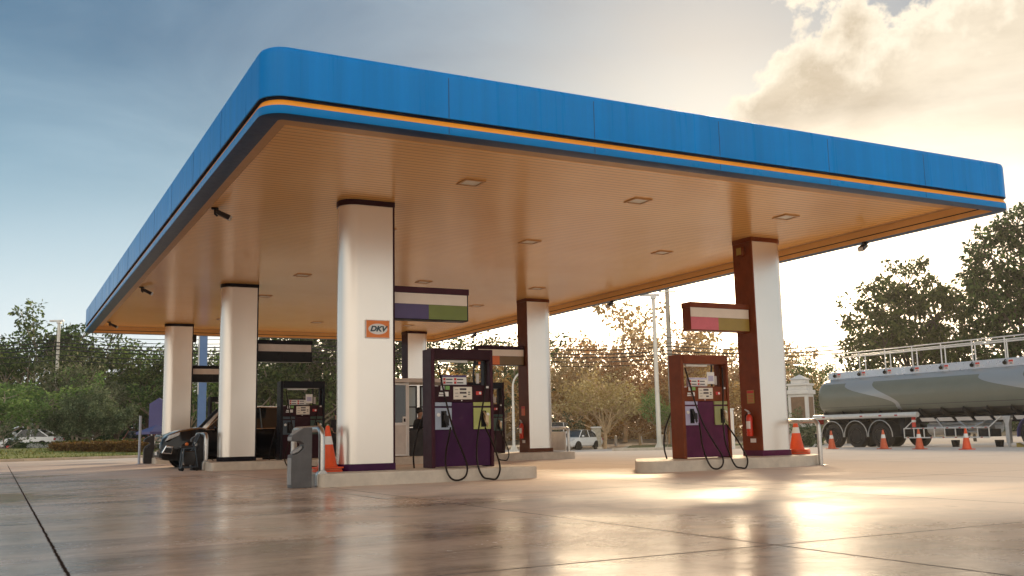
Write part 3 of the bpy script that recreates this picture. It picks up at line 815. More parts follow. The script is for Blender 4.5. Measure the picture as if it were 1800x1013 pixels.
service_bin('dark service bin hidden half behind the squeegee trolley', 4.86, 28.75, M['dark'], M['binplastic'])
# trolley
t = thing('squeegee_trolley', 'black service trolley with a teal tube frame by the black car', 'trolley', (4.50, 28.15, 0))
b = MB()
for y in (0, .34):
    b.tube([(0, y, .08), (.05, y, .60), (.30, y, .62), (.46, y, 1.0)], .018, 8)
    b.tube([(.04, y, .10), (.42, y, .10), (.34, y, .64)], .018, 8)
b.tube([(.46, 0, 1.0), (.46, .34, 1.0)], .018, 8); b.tube([(0, 0, .08), (0, .34, .08)], .018, 8)
b.build('frame', M['nozdblue'], t, smooth=True)
b = MB(); b.prism([(.07, .16), (.36, .16), (.40, .54), (.04, .54)], .03, .31); b.build('bucket', M['blackgl'], t, bevel=.02)
b = MB(); b.box(-.02, .36, .02, .32, .63, .68); b.build('tray', M['dark'], t, bevel=.01)
b = MB(); b.ball((.14, .12, .72), .05); b.build('sponge', M['signorange'], t, smooth=True)
for x, y in ((.02, 0), (.02, .34), (.40, 0), (.40, .34)):
    b = MB(); b.lathe([(0, y-.02), (.05, y-.015), (.05, y+.015), (0, y+.02)], 12, (x, 0, .05), 'y'); b.build('wheel', M['black'], t, smooth=True)

def cone(lab, loc, h=.75, bases=1, mt=None, group='orange traffic cones'):
    mt = mt or M['cone']
    t = thing('traffic_cone', lab, 'traffic cone', loc, 0, group)
    b0 = .03*bases; s = h/.75
    r0, r1 = .155*s, .03*s
    def rad(z): return r0+(r1-r0)*(z-b0)/(h-b0)
    za, zb = b0+(h-b0)*.54, b0+(h-b0)*.74
    b = MB(); b.lathe([(r0*1.12, b0), (r0, b0+.02), (rad(za), za), (rad(zb), zb), (r1, h-.01), (r1*.7, h)], 20); b.build('body', mt, t, smooth=True)
    b = MB(); b.lathe([(rad(za)+.003, za), (rad(zb)+.003, zb)], 20)
    b.f = [f for f in b.f if len(f) == 4]; b.mi = b.mi[:len(b.f)]
    b.build('reflective_band', M['white'], t, smooth=True)
    for k in range(bases):
        a = rnd.uniform(-.25, .25); b = MB()
        hw = .215*s; pl = rpoly([(-hw, -hw), (hw, -hw), (hw, hw), (-hw, hw)], .06, 3)
        pl = [(x*math.cos(a)-y*math.sin(a), x*math.sin(a)+y*math.cos(a)) for x, y in pl]
        b.prism(pl, k*.03+.002, k*.03+.028, 'z'); b.build('base', mt if k != 1 else M['conedull'], t, bevel=.006)
    return t
cone('tall orange cone with stacked bases, between steel hoop and DKV column', (5.30, 17.42, ZI), .82, 3)
cone('orange cone with stacked bases, right of the rust red column', (16.64, 17.6, ZI), .80, 4)
cone('orange cone on the far left island, beside the blue board', (5.75, 40.2, ZI*.6), .88, 1)

# ------------------------------------------------------------------ wheels and cars
def wheel(name, par, c, r, w, rimmat=None, spokes=0, side=-1, truck=False):
    """axis along local y; outer face towards side*y"""
    b = MB(); ri = r*.60
    prof = [(ri, -w/2), (r*.94, -w/2), (r, -w*.36), (r, w*.36), (r*.94, w/2), (ri, w/2)]
    b.lathe(prof, 28, (0, 0, 0), 'y'); wv = b.build(name, M['tyre'] if truck else M['black'], par, smooth=True, loc=c)
    b = MB(); s_ = side
    if truck:
        b.lathe([(0, s_*w*.30), (ri*.22, s_*w*.31), (ri*.30, s_*w*.22), (ri*.62, s_*w*.12), (ri*.80, s_*w*.30), (ri*.92, s_*w*.50), (ri*1.02, s_*w*.50), (ri*1.0, s_*w*.30)], 24, (0, 0, 0), 'y')
        for k in range(8):
            a = 2*math.pi*k/8; b.ball((ri*.47*math.cos(a), s_*w*.24, ri*.47*math.sin(a)), .022, 6, 4)
    else:
        b.lathe([(ri*1.02, s_*w*.49), (ri*.9, s_*w*.50), (ri*.86, s_*w*.42), (ri*.86, s_*w*.1)], 24, (0, 0, 0), 'y')
        b.lathe([(0, s_*w*.44), (ri*.2, s_*w*.43), (ri*.2, s_*w*.2)], 12, (0, 0, 0), 'y')
        for k in range(spokes or 6):
            a = 2*math.pi*k/(spokes or 6); ca, sa = math.cos(a), math.sin(a)
            pts = []
            for rr_, hw in ((ri*.12, .045*r/.36), (ri*.9, .03*r/.36)):
                for sg in (-1, 1): pts.append((rr_*ca-sg*hw*sa, rr_*sa+sg*hw*ca))
            q = [pts[0], pts[1], pts[3], pts[2]]
            b.prism(q, s_*w*.30, s_*w*.44)
    b.f = [f for f in b.f if len(f) < 12]; b.mi = [0]*len(b.f)
    b.build('rim', rimmat or M['rim'], wv, smooth=True)
    b = MB(); b.lathe([(0, s_*w*.08), (ri*1.0, s_*w*.081)], 20, (0, 0, 0), 'y'); b.build('brake_disc', M['dark'], wv)
    return wv

def car(name, lab, cat, loc, rz, paint, L_=4.4, W_=1.75, H_=1.45, hood=.95, belt=.92, rw=.31, suv=False, pickup=False, group=None, detail=1, a_front=.9, a_rear=.95):
    """local: front towards -x, x from 0 (nose) to L; y=0 centre line; z=0 ground"""
    t = thing(name, lab, cat, loc, rz, group)
    hw = W_/2
    # lower body: lofted stations (x, half width, z bottom, z shoulder)
    tail = belt + (.02 if (suv or pickup) else -.02)
    st = [(0.0, hw*.70, .36, hood*.62), (.06, hw*.80, .27, hood*.72), (.22, hw*.90, .24, hood*.80), (.55, hw*.975, .24, hood*.90), (1.1, hw, .24, hood*.97), (L_*.33, hw, .24, belt),
          (L_*.6, hw, .24, belt+.015), (L_*.85, hw*.99, .25, tail+.02), (L_-.15, hw*.94, .28, tail), (L_-.03, hw*.86, .36, tail*.93), (L_, hw*.80, .44, tail*.80)]
    b = MB(); n = 12; vs = []
    for x, w_, zb, zs in st:
        crown = .05 if x > .1 else .0
        half = [(0, zb), (w_*.82, zb), (w_*.97, zb+.10), (w_*1.0, zb+(zs-zb)*.42), (w_*.985, zb+(zs-zb)*.68), (w_*.93, zs-.02), (w_*.80, zs+crown*.4), (w_*.45, zs+crown*.8), (0, zs+crown)]
        full = [(x, -y, z) for y, z in half] + [(x, y, z) for y, z in half[-2:0:-1]]
        n = len(full); vs += full
    fs = [(i*n+k, i*n+(k+1) % n, (i+1)*n+(k+1) % n, (i+1)*n+k) for i in range(len(st)-1) for k in range(n)]
    fs += [tuple(range(n)), tuple((len(st)-1)*n+k for k in range(n-1, -1, -1))]
    b.add(vs, fs); body = b.build('body', paint, t, smooth=True)
    # greenhouse
    xa = L_*.27; xb = L_*.40; xc = L_*(.80 if suv else .68 if not pickup else .56); xd = L_*(.955 if suv else .88 if not pickup else .62)
    rw_ = hw*.74; bw = hw*.93; zr = H_-.05
    def loft2(lst):
        bb = MB(); vv = []
        for x, w_, z in lst: vv += [(x, -w_, z), (x, w_, z)]
        return bb, vv
    b = MB()
    q = [(xa, -bw, belt), (xd, -bw, belt+.02), (xd, bw, belt+.02), (xa, bw, belt), (xb, -rw_, zr), (xc, -rw_, zr), (xc, rw_, zr), (xb, rw_, zr)]
    b.add(q, [(0, 1, 5, 4), (1, 2, 6, 5), (2, 3, 7, 6), (3, 0, 4, 7), (4, 5, 6, 7)])
    b.build('window_glass', M['glass'], t, bevel=.02)
    # roof skin
    b = MB(); vs = []
    for i, (x, w_, z) in enumerate(((xb-.06, rw_*.90, zr+.01), (xb+.15, rw_*.99, zr+.035), ((xb+xc)/2, rw_*1.0, zr+.05), (xc-.15, rw_*.99, zr+.035), (xc+.05, rw_*.92, zr+.008))):
        vs += [(x, -w_-.012, z-.03), (x, -w_*.75, z), (x, 0, z+.012), (x, w_*.75, z), (x, w_+.012, z-.03)]
    fs = [(i*5+k, i*5+k+1, (i+1)*5+k+1, (i+1)*5+k) for i in range(4) for k in range(4)]
    b.add(vs, fs); b.build('roof', paint, t, smooth=True)
    # pillars
    b = MB()
    for sgn in (-1, 1):
        b.tube([(xa-.03, sgn*(bw+.005), belt-.01), (xb-.03, sgn*(rw_+.01), zr)], .035, 6)
        b.tube([(xd, sgn*(bw+.0), belt), (xc+.02, sgn*(rw_+.01), zr)], .045, 6)
        xm = (xb+xc)/2+.1; b.tube([(xm, sgn*(bw+.012), belt), (xm-.03, sgn*(rw_+.012), zr)], .03, 6)
    each(b, 'pillar', paint, t, smooth=True)
    # wheels and arches
    for x in (a_front, L_-a_rear):
        for sgn in (-1, 1):
            b = MB(); b.lathe([(rw*1.16, sgn*(hw-.10)), (rw*1.16, sgn*(hw+.006)), (rw*1.02, sgn*(hw+.012)), (0, sgn*(hw+.002))], 24, (x, 0, rw), 'y'); b.build('wheel_arch', M['black'], t, smooth=True)
            wheel('wheel', t, (x, sgn*(hw-.08), rw), rw, .2, M['rim'] if not suv else M['chrome'], 6, sgn)
    # lamps, grille, bumper, mirrors
    for sgn in (-1, 1):
        b = MB(); b.prism([(.10, hood*.66), (.50, hood*.80), (.52, hood*.88), (.20, hood*.80)], sgn*hw*.62, sgn*hw*.965); b.build('headlight', M['lamp'], t, bevel=.02)
        b = MB(); b.box(L_-.12, L_-.01, sgn*hw*.62, sgn*hw*.93, tail*.72, tail*.90); b.build('tail_light', M['redlamp'], t, bevel=.015)
        b = MB(); b.ball((xa+.25, sgn*(hw+.09), belt+.09), (.07, .11, .075), 10, 6); b.build('mirror', paint, t, smooth=True)
        b = MB(); b.box(L_*.47, L_*.47+.16, sgn*(hw+.0), sgn*(hw+.025), belt-.10, belt-.075); b.build('door_handle', M['chrome'] if suv else paint, t)
    b = MB()
    for z in ((.60, .68, .76) if suv else (.52, .57)): b.box(-.012+(.02 if z > .7 else 0), .08, -hw*.5, hw*.5, z*hood/1.0, z*hood+.035)
    b.build('grille', M['chrome'] if suv else M['dark'], t, bevel=.01)
    b = MB(); b.prism([(-.03, .34), (.10, .30), (.10, .44), (-.03, .46)], -hw*.72, hw*.72); b.build('bumper', M['dark'] if suv else paint, t, bevel=.015)
    b = MB(); b.box(-.038, -.032, -.24, .24, .40, .50); b.build('number_plate', M['white'], t)
    if pickup:
        b = MB(); b.box(L_*.64, L_-.05, -hw*.86, hw*.86, belt+.04, belt+.055); b.build('bed_cover', M['dark'], t)
    return t
suv = car('parked_car', 'glossy black car with chrome trim fuelling behind the second white column', 'car', (4.35, 31.75, 0), 0, M['suv'], 4.75, 1.86, 1.84, 1.22, 1.10, .385, suv=True)
# fog lamps and chrome strips that show on the near side
for sgn in (-1, 1):
    b = MB(); b.prism([(-.01, .46), (.30, .42), (.34, .66), (.12, .70)], sgn*.60, sgn*.915); f_ = b.build('fog_lamp_surround', M['chrome'], suv, bevel=.03)
    b = MB(); b.prism([(.06, .50), (.26, .47), (.28, .60), (.12, .63)], sgn*.915, sgn*.921); b.build('fog_lamp', M['dark'], f_)
b = MB(); b.tube(smooth_path([(1.25, -.90, 1.14), (1.9, -.74, 1.66), (2.6, -.70, 1.80), (3.9, -.70, 1.78)], 6), .02, 6); b.build('window_trim', M['chrome'], suv, smooth=True)
b = MB(); b.tube([(1.25, -.895, 1.13), (4.4, -.89, 1.15)], .012, 6); b.build('waist_trim', M['chrome'], suv, smooth=True)

p = S(1003, 72); d = math.atan2(RTH.y, RTH.x)
p = S(987, 72)
car('sedan', 'small white saloon car on the exit road, right of the steel hoop', 'car', (p.x, p.y, gz(p.x, p.y)), d+R(48), M['carwhite'], 4.0, 1.68, 1.46, .93, .90, .30)
p = S(962, 74)
car('pickup_truck', 'white pickup partly hidden by the white column, left of the saloon', 'pickup', (p.x, p.y, gz(p.x, p.y)+.02), d+R(70), M['carwhite'], 5.0, 1.86, 2.05, 1.22, 1.20, .38, pickup=True)
p = S(6, 76)
car('sedan', 'white saloon passing behind the flowering hedge at the far left', 'car', (p.x, p.y, .36), d, M['carwhite'], 4.3, 1.7, 1.52, .95, .95, .31)
p = S(206, 80)
car('van', 'small brown red car beyond the hedge, left of the blue board', 'car', (p.x+.6, p.y, .0), d+R(80), M['carred'], 3.6, 1.6, 1.75, 1.05, 1.0, .31, suv=True)
p = S(246, 74)
car('sedan', 'dark blue saloon behind the orange cone at the far left', 'car', (p.x, p.y, .02), d, M['bluebrd'], 4.2, 1.7, 1.42, .92, .90, .31)

# ------------------------------------------------------------------ tank trailer and its tractor
TZ = -.05
tk = thing('tank_trailer', 'long green and silver fuel tank trailer with a white rail along its top', 'tank trailer', (33.15, 32.5, TZ), R(-90))
def tank_section(x, hw, zc, hh, n=40, e=2.6):
    out = []
    for k in range(n):
        a = 2*math.pi*k/n; c, s = math.cos(a), math.sin(a)
        out.append((x, hw*math.copysign(abs(c)**(2/e), c), zc+hh*math.copysign(abs(s)**(2/e), s)))
    return out
b = MB(); n = 40; fs = []; rows = []
TL = 12.4
for x, k in [(0, .0), (0.01, .55), (.05, .78), (.13, .90), (.26, .975), (.45, 1.0)]: rows.append((x, k))
for x in frange(1, TL-1, 22): rows.append((x, 1.0))
for x, k in [(TL-.45, 1.), (TL-.26, .975), (TL-.13, .90), (TL-.05, .78), (TL-.01, .55), (TL, 0)]: rows.append((x, k))
vs = []
for x, k in rows: vs += tank_section(x, 1.22*max(k, .02), 2.13, .86*max(k, .02))
fs = [(i*n+j, i*n+(j+1) % n, (i+1)*n+(j+1) % n, (i+1)*n+j) for i in range(len(rows)-1) for j in range(n)]
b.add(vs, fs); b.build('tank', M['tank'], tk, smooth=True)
b = MB(); b.box(.32, TL-.2, -.62, -.56, 2.93, 3.24); b.box(.32, TL-.2, .56, .62, 2.93, 3.24); b.box(.32, TL-.2, -.56, .56, 2.95, 3.02); b.build('catwalk', M['tanksilver'], tk, bevel=.01)
b = MB()
for y in (-.60, .60):
    b.tube([(.6, y, 4.03), (TL-.3, y, 4.03)], .022, 8); b.tube([(.1 if y > 0 else .6, y, 3.86 if y < 0 else 3.95), (TL-.3, y, 3.86 if y < 0 else 3.95)], .02, 8)
b.build('top_rail', M['railwhite'], tk, smooth=True)
for y in (-.60, .60):
    for i in range(9):
        x = .75+i*1.38+(.6 if y > 0 else 0)
        if x > TL-.3: continue
        b = MB(); b.tube([(x, y, 3.2), (x, y, 4.03)], .024, 8); b.build('rail_post', M['railwhite'], tk, smooth=True)
for i in range(9):
    x = .85+i*1.38
    b = MB(); b.box(x, x+.20, -.628, -.6215, 2.99, 3.18); s_ = b.build('warning_sticker', M['white'], tk)
    b = MB(); b.box(x+.012, x+.188, -.631, -.6285, 3.10, 3.17); b.box(x+.02, x+.03, -.631, -.6285, 3.0, 3.10); b.box(x+.17, x+.18, -.631, -.6285, 3.0, 3.10); b.build('sticker_red', M['redlab'], s_)
    b = MB(); b.box(x+.05, x+.15, -.631, -.6285, 3.06, 3.08); b.box(x+.05, x+.15, -.631, -.6285, 3.02, 3.04); b.build('sticker_print', M['dark'], s_)
    b = MB(); b.ball((x-.14, -.66, 3.08), (.075, .06, .075), 8, 6); b.tube([(x-.14, -.66, 3.12), (x-.06, -.70, 3.20)], .02, 6); b.build('dome_latch', M['black'], tk, smooth=True)
# side tube, frame, mudguards
b = MB(); b.tube([(-.1, -1.22, 1.30), (5.45, -1.22, 1.30)], .105, 14); b.build('hose_tube', M['railwhite'], tk, smooth=True)
b = MB()
for x in (.5, 2.6, 3.6, 4.4): b.box(x, x+.14, -1.331, -1.318, 1.27, 1.32)
b.build('side_marker', M['redlamp'], tk)
b = MB()
for y in (-.42, .42): b.box(.1, TL-.5, y-.06, y+.06, .95, 1.22)
for x in frange(.4, 11.4, 11): b.box(x-.05, x+.05, -.36, .36, .98, 1.18); b.prism([(-1.0, 1.62), (-1.12, 1.42), (-.60, 1.05), (.60, 1.05), (1.12, 1.42), (1.0, 1.62)], x-.015, x+.015, 'x')
b.build('chassis', M['chassis'], tk, bevel=.01)
b = MB(); 
for x in frange(5.3, 10.2, 6): b.prism([(x, 1.16), (x+.62, 1.16), (x+.75, 1.02), (x+.1, 1.02)], -.95, -.90)
b.build('cabinet_skirt', M['greyw'], tk)
b = MB(); b.box(-.14, .02, -1.2, 1.2, .42, .62); b.build('rear_bumper', M['chassis'], tk, bevel=.02)
b = MB(); b.box(-.10, .0, -1.15, -.75, 1.0, 1.2); b.box(-.10, .0, .75, 1.15, 1.0, 1.2); b.build('tail_lamp', M['redlamp'], tk, bevel=.01)
for x in (.95, 2.25, 3.55):
    b = MB(); pts = []
    for j in range(13):
        a = R(-5+190*j/12); pts.append((x+.62*math.cos(a), .50+.62*math.sin(a)))
    for j in range(12):
        p, q = pts[j], pts[j+1]
        b.add([(p[0], -1.24, p[1]), (q[0], -1.24, q[1]), (q[0], -.70, q[1]), (p[0], -.70, p[1])], [(0, 1, 2, 3)])
    b.build('mudguard', M['chassis'], tk, smooth=True)
    b = MB(); b.tube([(p[0], -1.245, p[1]) for p in pts], .02, 6); b.build('mudguard_trim', M['galv'], tk, smooth=True)
    for y, s_ in ((-1.07, -1), (1.07, 1)): wheel('wheel', tk, (x, y, .50), .505, .30, None, 0, s_, True)
    b = MB(); b.tube([(x, -1., .5), (x, 1., .5)], .08, 8); b.build('axle', M['chassis'], tk)
# side guard lattice
b = MB()
for z in (.40, .76): b.tube([(4.7, -1.18, z), (8.5, -1.18, z)], .026, 6)
for i in range(9): b.tube([(4.7+i*.475, -1.18, .40), (4.7+i*.475, -1.18, .76)], .022, 6)
b.tube([(4.75, -1.18, .76), (5.2, -1.0, 1.2)], .022, 6); b.tube([(8.5, -1.18, .76), (8.9, -1.0, 1.15)], .022, 6)
b.build('side_guard', M['railwhite'], tk, smooth=True)
b = MB()
for i in range(7): 
    x = 4.85+i*.55; b.box(x, x+.09, -1.212, -1.204, .385, .415); b.box(x+.2, x+.29, -1.212, -1.204, .745, .775)
each(b, 'side_reflector', M['redlamp'], tk)
for y in (-.95, .95):
    b = MB(); b.prism([(8.95, 1.16), (9.3, 1.16), (9.2, .85), (9.2, .18), (9.05, .18), (9.05, .85)], y-.08, y+.08); b.box(8.98, 9.27, y-.15, y+.15, -.0, .16 - .1)
    b.tube([(9.12, y, .06), (9.12, y, .2)], .05, 8); b.build('landing_leg', M['galv'], tk, bevel=.01)
b = MB(); b.tube([(5.3, -.3, .75), (8.3, -.3, .82)], .28, 12); b.tube([(5.6, -.75, .95), (8.7, -.7, .88)], .05, 8); b.tube([(6.0, -.85, 1.1), (6.4, -.85, .62), (7.8, -.8, .60), (8.2, -.85, 1.1)], .045, 8)
b.tube([(7.0, -.9, 1.05), (7.5, -.95, .7), (8.1, -.9, .95)], .04, 8); b.build('pipework', M['galv'], tk, smooth=True)
b = MB(); b.box(4.4, 4.65, -1.05, -.2, .55, 1.15); b.box(6.4, 7.2, -1.0, -.5, .45, .72); b.box(7.9, 8.5, -1.02, -.5, .42, .70); each(b, 'valve_box', M['chassis'], tk, bevel=.02)
for x in (6.9, 8.75):
    b = MB(); b.lathe([(.11, .02), (.15, .30), (.16, .30), (.12, .01)], 14, (x, -1.0, 0)); b.build('drip_bucket', M['black'], tk, smooth=True)
b = MB(); b.lathe([(0, 0), (.075, .01), (.08, .42), (.03, .5), (0, .52)], 14, (5.15, -1.12, .80)); e_ = b.build('extinguisher', M['red'], tk, smooth=True)
b = MB(); b.lathe([(.083, 1.0), (.083, 1.09)], 14, (5.15, -1.12, 0)); b.f = b.f[:14]; b.mi = b.mi[:14]; b.build('extinguisher_label', M['white'], e_)
b = MB(); b.prism([(9.55, .02), (9.55, .20), (9.85, .02)], -1.2, -.95); o = b.build('wheel_chock', M['signolive'], bevel=.01); o.matrix_world = Matrix.Translation((33.15, 32.5, TZ)) @ Matrix.Rotation(R(-90), 4, 'Z')
setp(o, 'yellow wheel chock on the ground behind the tractor wheel', 'chock')

tr = thing('tractor_unit', 'dark blue tractor unit coupled under the front of the tank trailer', 'truck', (33.15, 32.5, TZ), R(-90))
b = MB()
for y in (-.40, .40): b.box(9.5, 16.2, y-.05, y+.05, .70, .93)
b.box(9.5, 9.58, -.35, .35, .72, .90); b.build('chassis', M['chassis'], tr, bevel=.01)
for x in (10.25, 11.6, 15.1):
    for y, s_ in ((-1.05, -1), (1.05, 1)):
        wheel('wheel', tr, (x, y, .5), .51, .32, None, 0, s_, True)
        b = MB(); pts = []
        for j in range(13):
            a = R(-8+196*j/12); pts.append((x+.64*math.cos(a), .50+.64*math.sin(a)))
        outer = pts; inner = [(x+(p[0]-x)*.96, .5+(p[1]-.5)*.96) for p in pts]
        b.prism(outer+inner[::-1], min(y*1.15, y*.75), max(y*1.15, y*.75)); b.build('mudguard', M['bluebrd'], tr)
b = MB(); b.prism(rpoly([(13.7, .75), (13.7, 3.45), (15.6, 3.5), (16.15, 2.2), (16.3, .75)], .18, 4), -1.22, 1.22); b.build('cab', M['bluebrd'], tr, bevel=.05)
b = MB(); b.prism([(14.5, 1.95), (14.5, 2.9), (15.45, 2.9), (15.85, 2.0)], -1.228, -1.222); b.prism([(14.5, 1.95), (14.5, 2.9), (15.45, 2.9), (15.85, 2.0)], 1.222, 1.228); b.build('side_window', M['glass'], tr)
for i, (px, py) in enumerate(((1462, 791.5), (1553.5, 792.5), (1616, 793), (1699, 794))):
    d_ = ray(px, 780); p = Vector((28.6, d_.y/d_.x*28.6, 0))
    cone('orange cone with one white band before the tanker, %s' % ('leftmost at the rear wheel', 'second from the left', 'third from the left', 'nearest to the tractor wheel')[i],
         (p.x, p.y, gz(p.x, p.y)), .70, 1, M['conedull'] if i < 3 else M['cone'], 'traffic cones guarding the tanker')

# ------------------------------------------------------------------ people
def skin_mesh(name, joints, edges, mt, par, root=0, sub=2):
    """joints: {key:(x,y,z,r)}"""
    keys = list(joints); idx = {k: i for i, k in enumerate(keys)}
    me = bpy.data.meshes.new(name)
    me.from_pydata([joints[k][:3] for k in keys], [(idx[a], idx[c]) for a, c in edges], [])
    o = bpy.data.objects.new(name, me); COL.objects.link(o)
    o.modifiers.new('skin', 'SKIN').use_smooth_shade = True
    lay = me.skin_vertices[0].data
    for i, k in enumerate(keys):
        r = joints[k][3]; lay[i].radius = (r, r) if not isinstance(r, tuple) else r
        lay[i].use_root = (i == root)
    me.materials.append(mt)
    sb = o.modifiers.new('subdivision', 'SUBSURF'); sb.levels = 1; sb.render_levels = sub
    if par: o.parent = par
    return o
def hand(j, e, side, wrist, d, palm_side):
    """five bent fingers; d = forearm direction, palm_side = sideways axis"""
    w = Vector(wrist); d = Vector(d).normalized(); a = Vector(palm_side).normalized(); nrm = d.cross(a)
    pk = 'palm'+side; p = w+d*.055; j[pk] = (*p, .026)
    e.append(('wrist'+side, pk))
    for i, ln in enumerate((.062, .070, .066, .050)):
        o_ = (i-1.5)*.020; b0 = w+d*.090+a*o_; b1 = b0+d*ln*.55+nrm*.008; b2 = b1+d*ln*.35+nrm*.022
        for n_, q, r in (('a', b0, .0095), ('b', b1, .0088), ('c', b2, .0075)): j['f%s%d%s' % (side, i, n_)] = (*q, r)
        e += [(pk, 'f%s%da' % (side, i)), ('f%s%da' % (side, i), 'f%s%db' % (side, i)), ('f%s%db' % (side, i), 'f%s%dc' % (side, i))]
    t0 = w+d*.045-a*.035; t1 = t0+d*.03-a*.018+nrm*.01; t2 = t1+d*.025+nrm*.01
    for n_, q, r in (('a', t0, .011), ('b', t1, .010), ('c', t2, .0085)): j['t%s%s' % (side, n_)] = (*q, r)
    e += [(pk, 't%sa' % side), ('t%sa' % side, 't%sb' % side), ('t%sb' % side, 't%sc' % side)]
def person(lab, loc, rz, pose, shirt, trousers, scale=1., hair=True, helmet=False, seated=False, shoes='black'):
    """faces -y locally"""
    t = thing('person', lab, 'person', loc, rz); t.scale = (scale,)*3
    P = pose
    j = {'pelvis': (*P['pelvis'], .115), 'waist': (*P['waist'], .105), 'chest': (*P['chest'], .125), 'neckb': (*P['neckb'], .065), 'neck': (*P['neck'], .052)}
    h = Vector(P['neck'])+Vector((0, -.01, .075)); j['head0'] = (*h, .068); h2 = h+Vector((0, .0, .085)); j['head1'] = (*h2, .080); h3 = h2+Vector((0, .008, .065)); j['head2'] = (*h3, .055)
    e = [('pelvis', 'waist'), ('waist', 'chest'), ('chest', 'neckb'), ('neckb', 'neck'), ('neck', 'head0'), ('head0', 'head1'), ('head1', 'head2')]
    nz = h2+Vector((0, -.082, -.025)); j['nose'] = (*nz, .014); e.append(('head1', 'nose'))
    for s_ in 'LR':
        er = h2+Vector((.082 if s_ == 'L' else -.082, .012, -.015)); j['ear'+s_] = (*er, .016); e.append(('head1', 'ear'+s_))
        for k, r in (('shoulder', .058), ('elbow', .042), ('wrist', .028), ('hip', .085), ('knee', .058), ('ankle', .042)):
            j[k+s_] = (*P[k+s_], r)
        e += [('chest', 'shoulder'+s_), ('shoulder'+s_, 'elbow'+s_), ('elbow'+s_, 'wrist'+s_), ('pelvis', 'hip'+s_), ('hip'+s_, 'knee'+s_), ('knee'+s_, 'ankle'+s_)]
        d = Vector(P['wrist'+s_])-Vector(P['elbow'+s_])
        hand(j, e, s_, P['wrist'+s_], d, (0, -1, 0) if abs(d.normalized().y) < .7 else (-1 if s_ == 'L' else 1, 0, 0))
        a = Vector(P['ankle'+s_]); toe = a+Vector((0, -.15, -.045)); j['toe'+s_] = (*toe, .032); e.append(('ankle'+s_, 'toe'+s_))
    body = skin_mesh('body', j, e, M['skin'], t)
    # eyes and mouth
    for sx_ in (-.03, .03):
        b = MB(); b.ball((h2.x+sx_, h2.y-.078, h2.z+.004), .011, 8, 6); b.build('eye', M['hair'], t, smooth=True)
    b = MB(); b.tube([(h2.x-.024, h2.y-.076, h2.z-.065), (h2.x, h2.y-.082, h2.z-.067), (h2.x+.024, h2.y-.076, h2.z-.065)], .006, 6); b.build('mouth', M['redlab'] if False else M['bronze'], t)
    # shirt
    js = {k: (*j[k][:3], j[k][3]+.016) for k in ('pelvis', 'waist', 'chest', 'neckb')}
    es = [('pelvis', 'waist'), ('waist', 'chest'), ('chest', 'neckb')]
    for s_ in 'LR':
        S0 = Vector(P['shoulder'+s_]); E0 = Vector(P['elbow'+s_]); Wr = Vector(P['wrist'+s_])
        js['shoulder'+s_] = (*S0, .074); end = E0 if not helmet else Wr
        if helmet: js['elbow'+s_] = (*E0, .058); js['cuff'+s_] = (*Wr, .042); es += [('chest', 'shoulder'+s_), ('shoulder'+s_, 'elbow'+s_), ('elbow'+s_, 'cuff'+s_)]
        else: js['cuff'+s_] = (*S0.lerp(E0, .9), .058); es += [('chest', 'shoulder'+s_), ('shoulder'+s_, 'cuff'+s_)]
    skin_mesh('shirt', js, es, shirt, t)
    jt = {'pelvis': (*P['pelvis'], .128)}; et = []
    for s_ in 'LR':
        for k, r in (('hip', .096), ('knee', .070), ('ankle', .058)): jt[k+s_] = (*P[k+s_], r)
        et += [('pelvis', 'hip'+s_), ('hip'+s_, 'knee'+s_), ('knee'+s_, 'ankle'+s_)]
    skin_mesh('trousers', jt, et, trousers, t)
    for s_ in 'LR':
        a = Vector(P['ankle'+s_]); b = MB(); b.ball((a.x, a.y-.06, a.z-.05), (.052, .145, .048), 12, 8); b.build('shoe', M['dark'], t, smooth=True)
    b = MB()
    if helmet:
        b.ball((h2.x, h2.y+.01, h2.z+.02), (.135, .15, .14), 16, 10); b.build('helmet', M['white'], t, smooth=True)
        b = MB(); b.ball((h2.x, h2.y-.05, h2.z+.005), (.105, .105, .06), 14, 8); b.build('visor', M['glass'], t, smooth=True)
    else:
        b.ball((h2.x, h2.y+.022, h2.z+.040), (.096, .104, .098), 16, 10); b.build('hair', M['hair'], t, smooth=True)
    return t
stand = dict(pelvis=(0, 0, .92), waist=(0, .01, 1.08), chest=(0, .0, 1.30), neckb=(0, 0, 1.43), neck=(0, -.01, 1.48),
    shoulderL=(.18, 0, 1.38), elbowL=(.24, -.02, 1.10), wristL=(.20, -.22, 1.02), shoulderR=(-.18, 0, 1.38), elbowR=(-.25, -.06, 1.14), wristR=(-.14, -.26, 1.24),
    hipL=(.095, 0, .88), kneeL=(.10, -.02, .48), ankleL=(.10, .02, .09), hipR=(-.095, 0, .88), kneeR=(-.11, -.03, .48), ankleR=(-.11, .0, .09))
sit = dict(pelvis=(0, 0, .50), waist=(0, .02, .66), chest=(0, -.02, .88), neckb=(0, -.04, 1.01), neck=(0, -.06, 1.06),
    shoulderL=(.18, -.03, .96), elbowL=(.23, -.14, .72), wristL=(.14, -.36, .74), shoulderR=(-.18, -.03, .96), elbowR=(-.23, -.14, .72), wristR=(-.14, -.36, .74),
    hipL=(.095, -.02, .48), kneeL=(.11, -.44, .50), ankleL=(.11, -.42, .09), hipR=(-.095, -.02, .48), kneeR=(-.11, -.44, .50), ankleR=(-.11, -.42, .09))
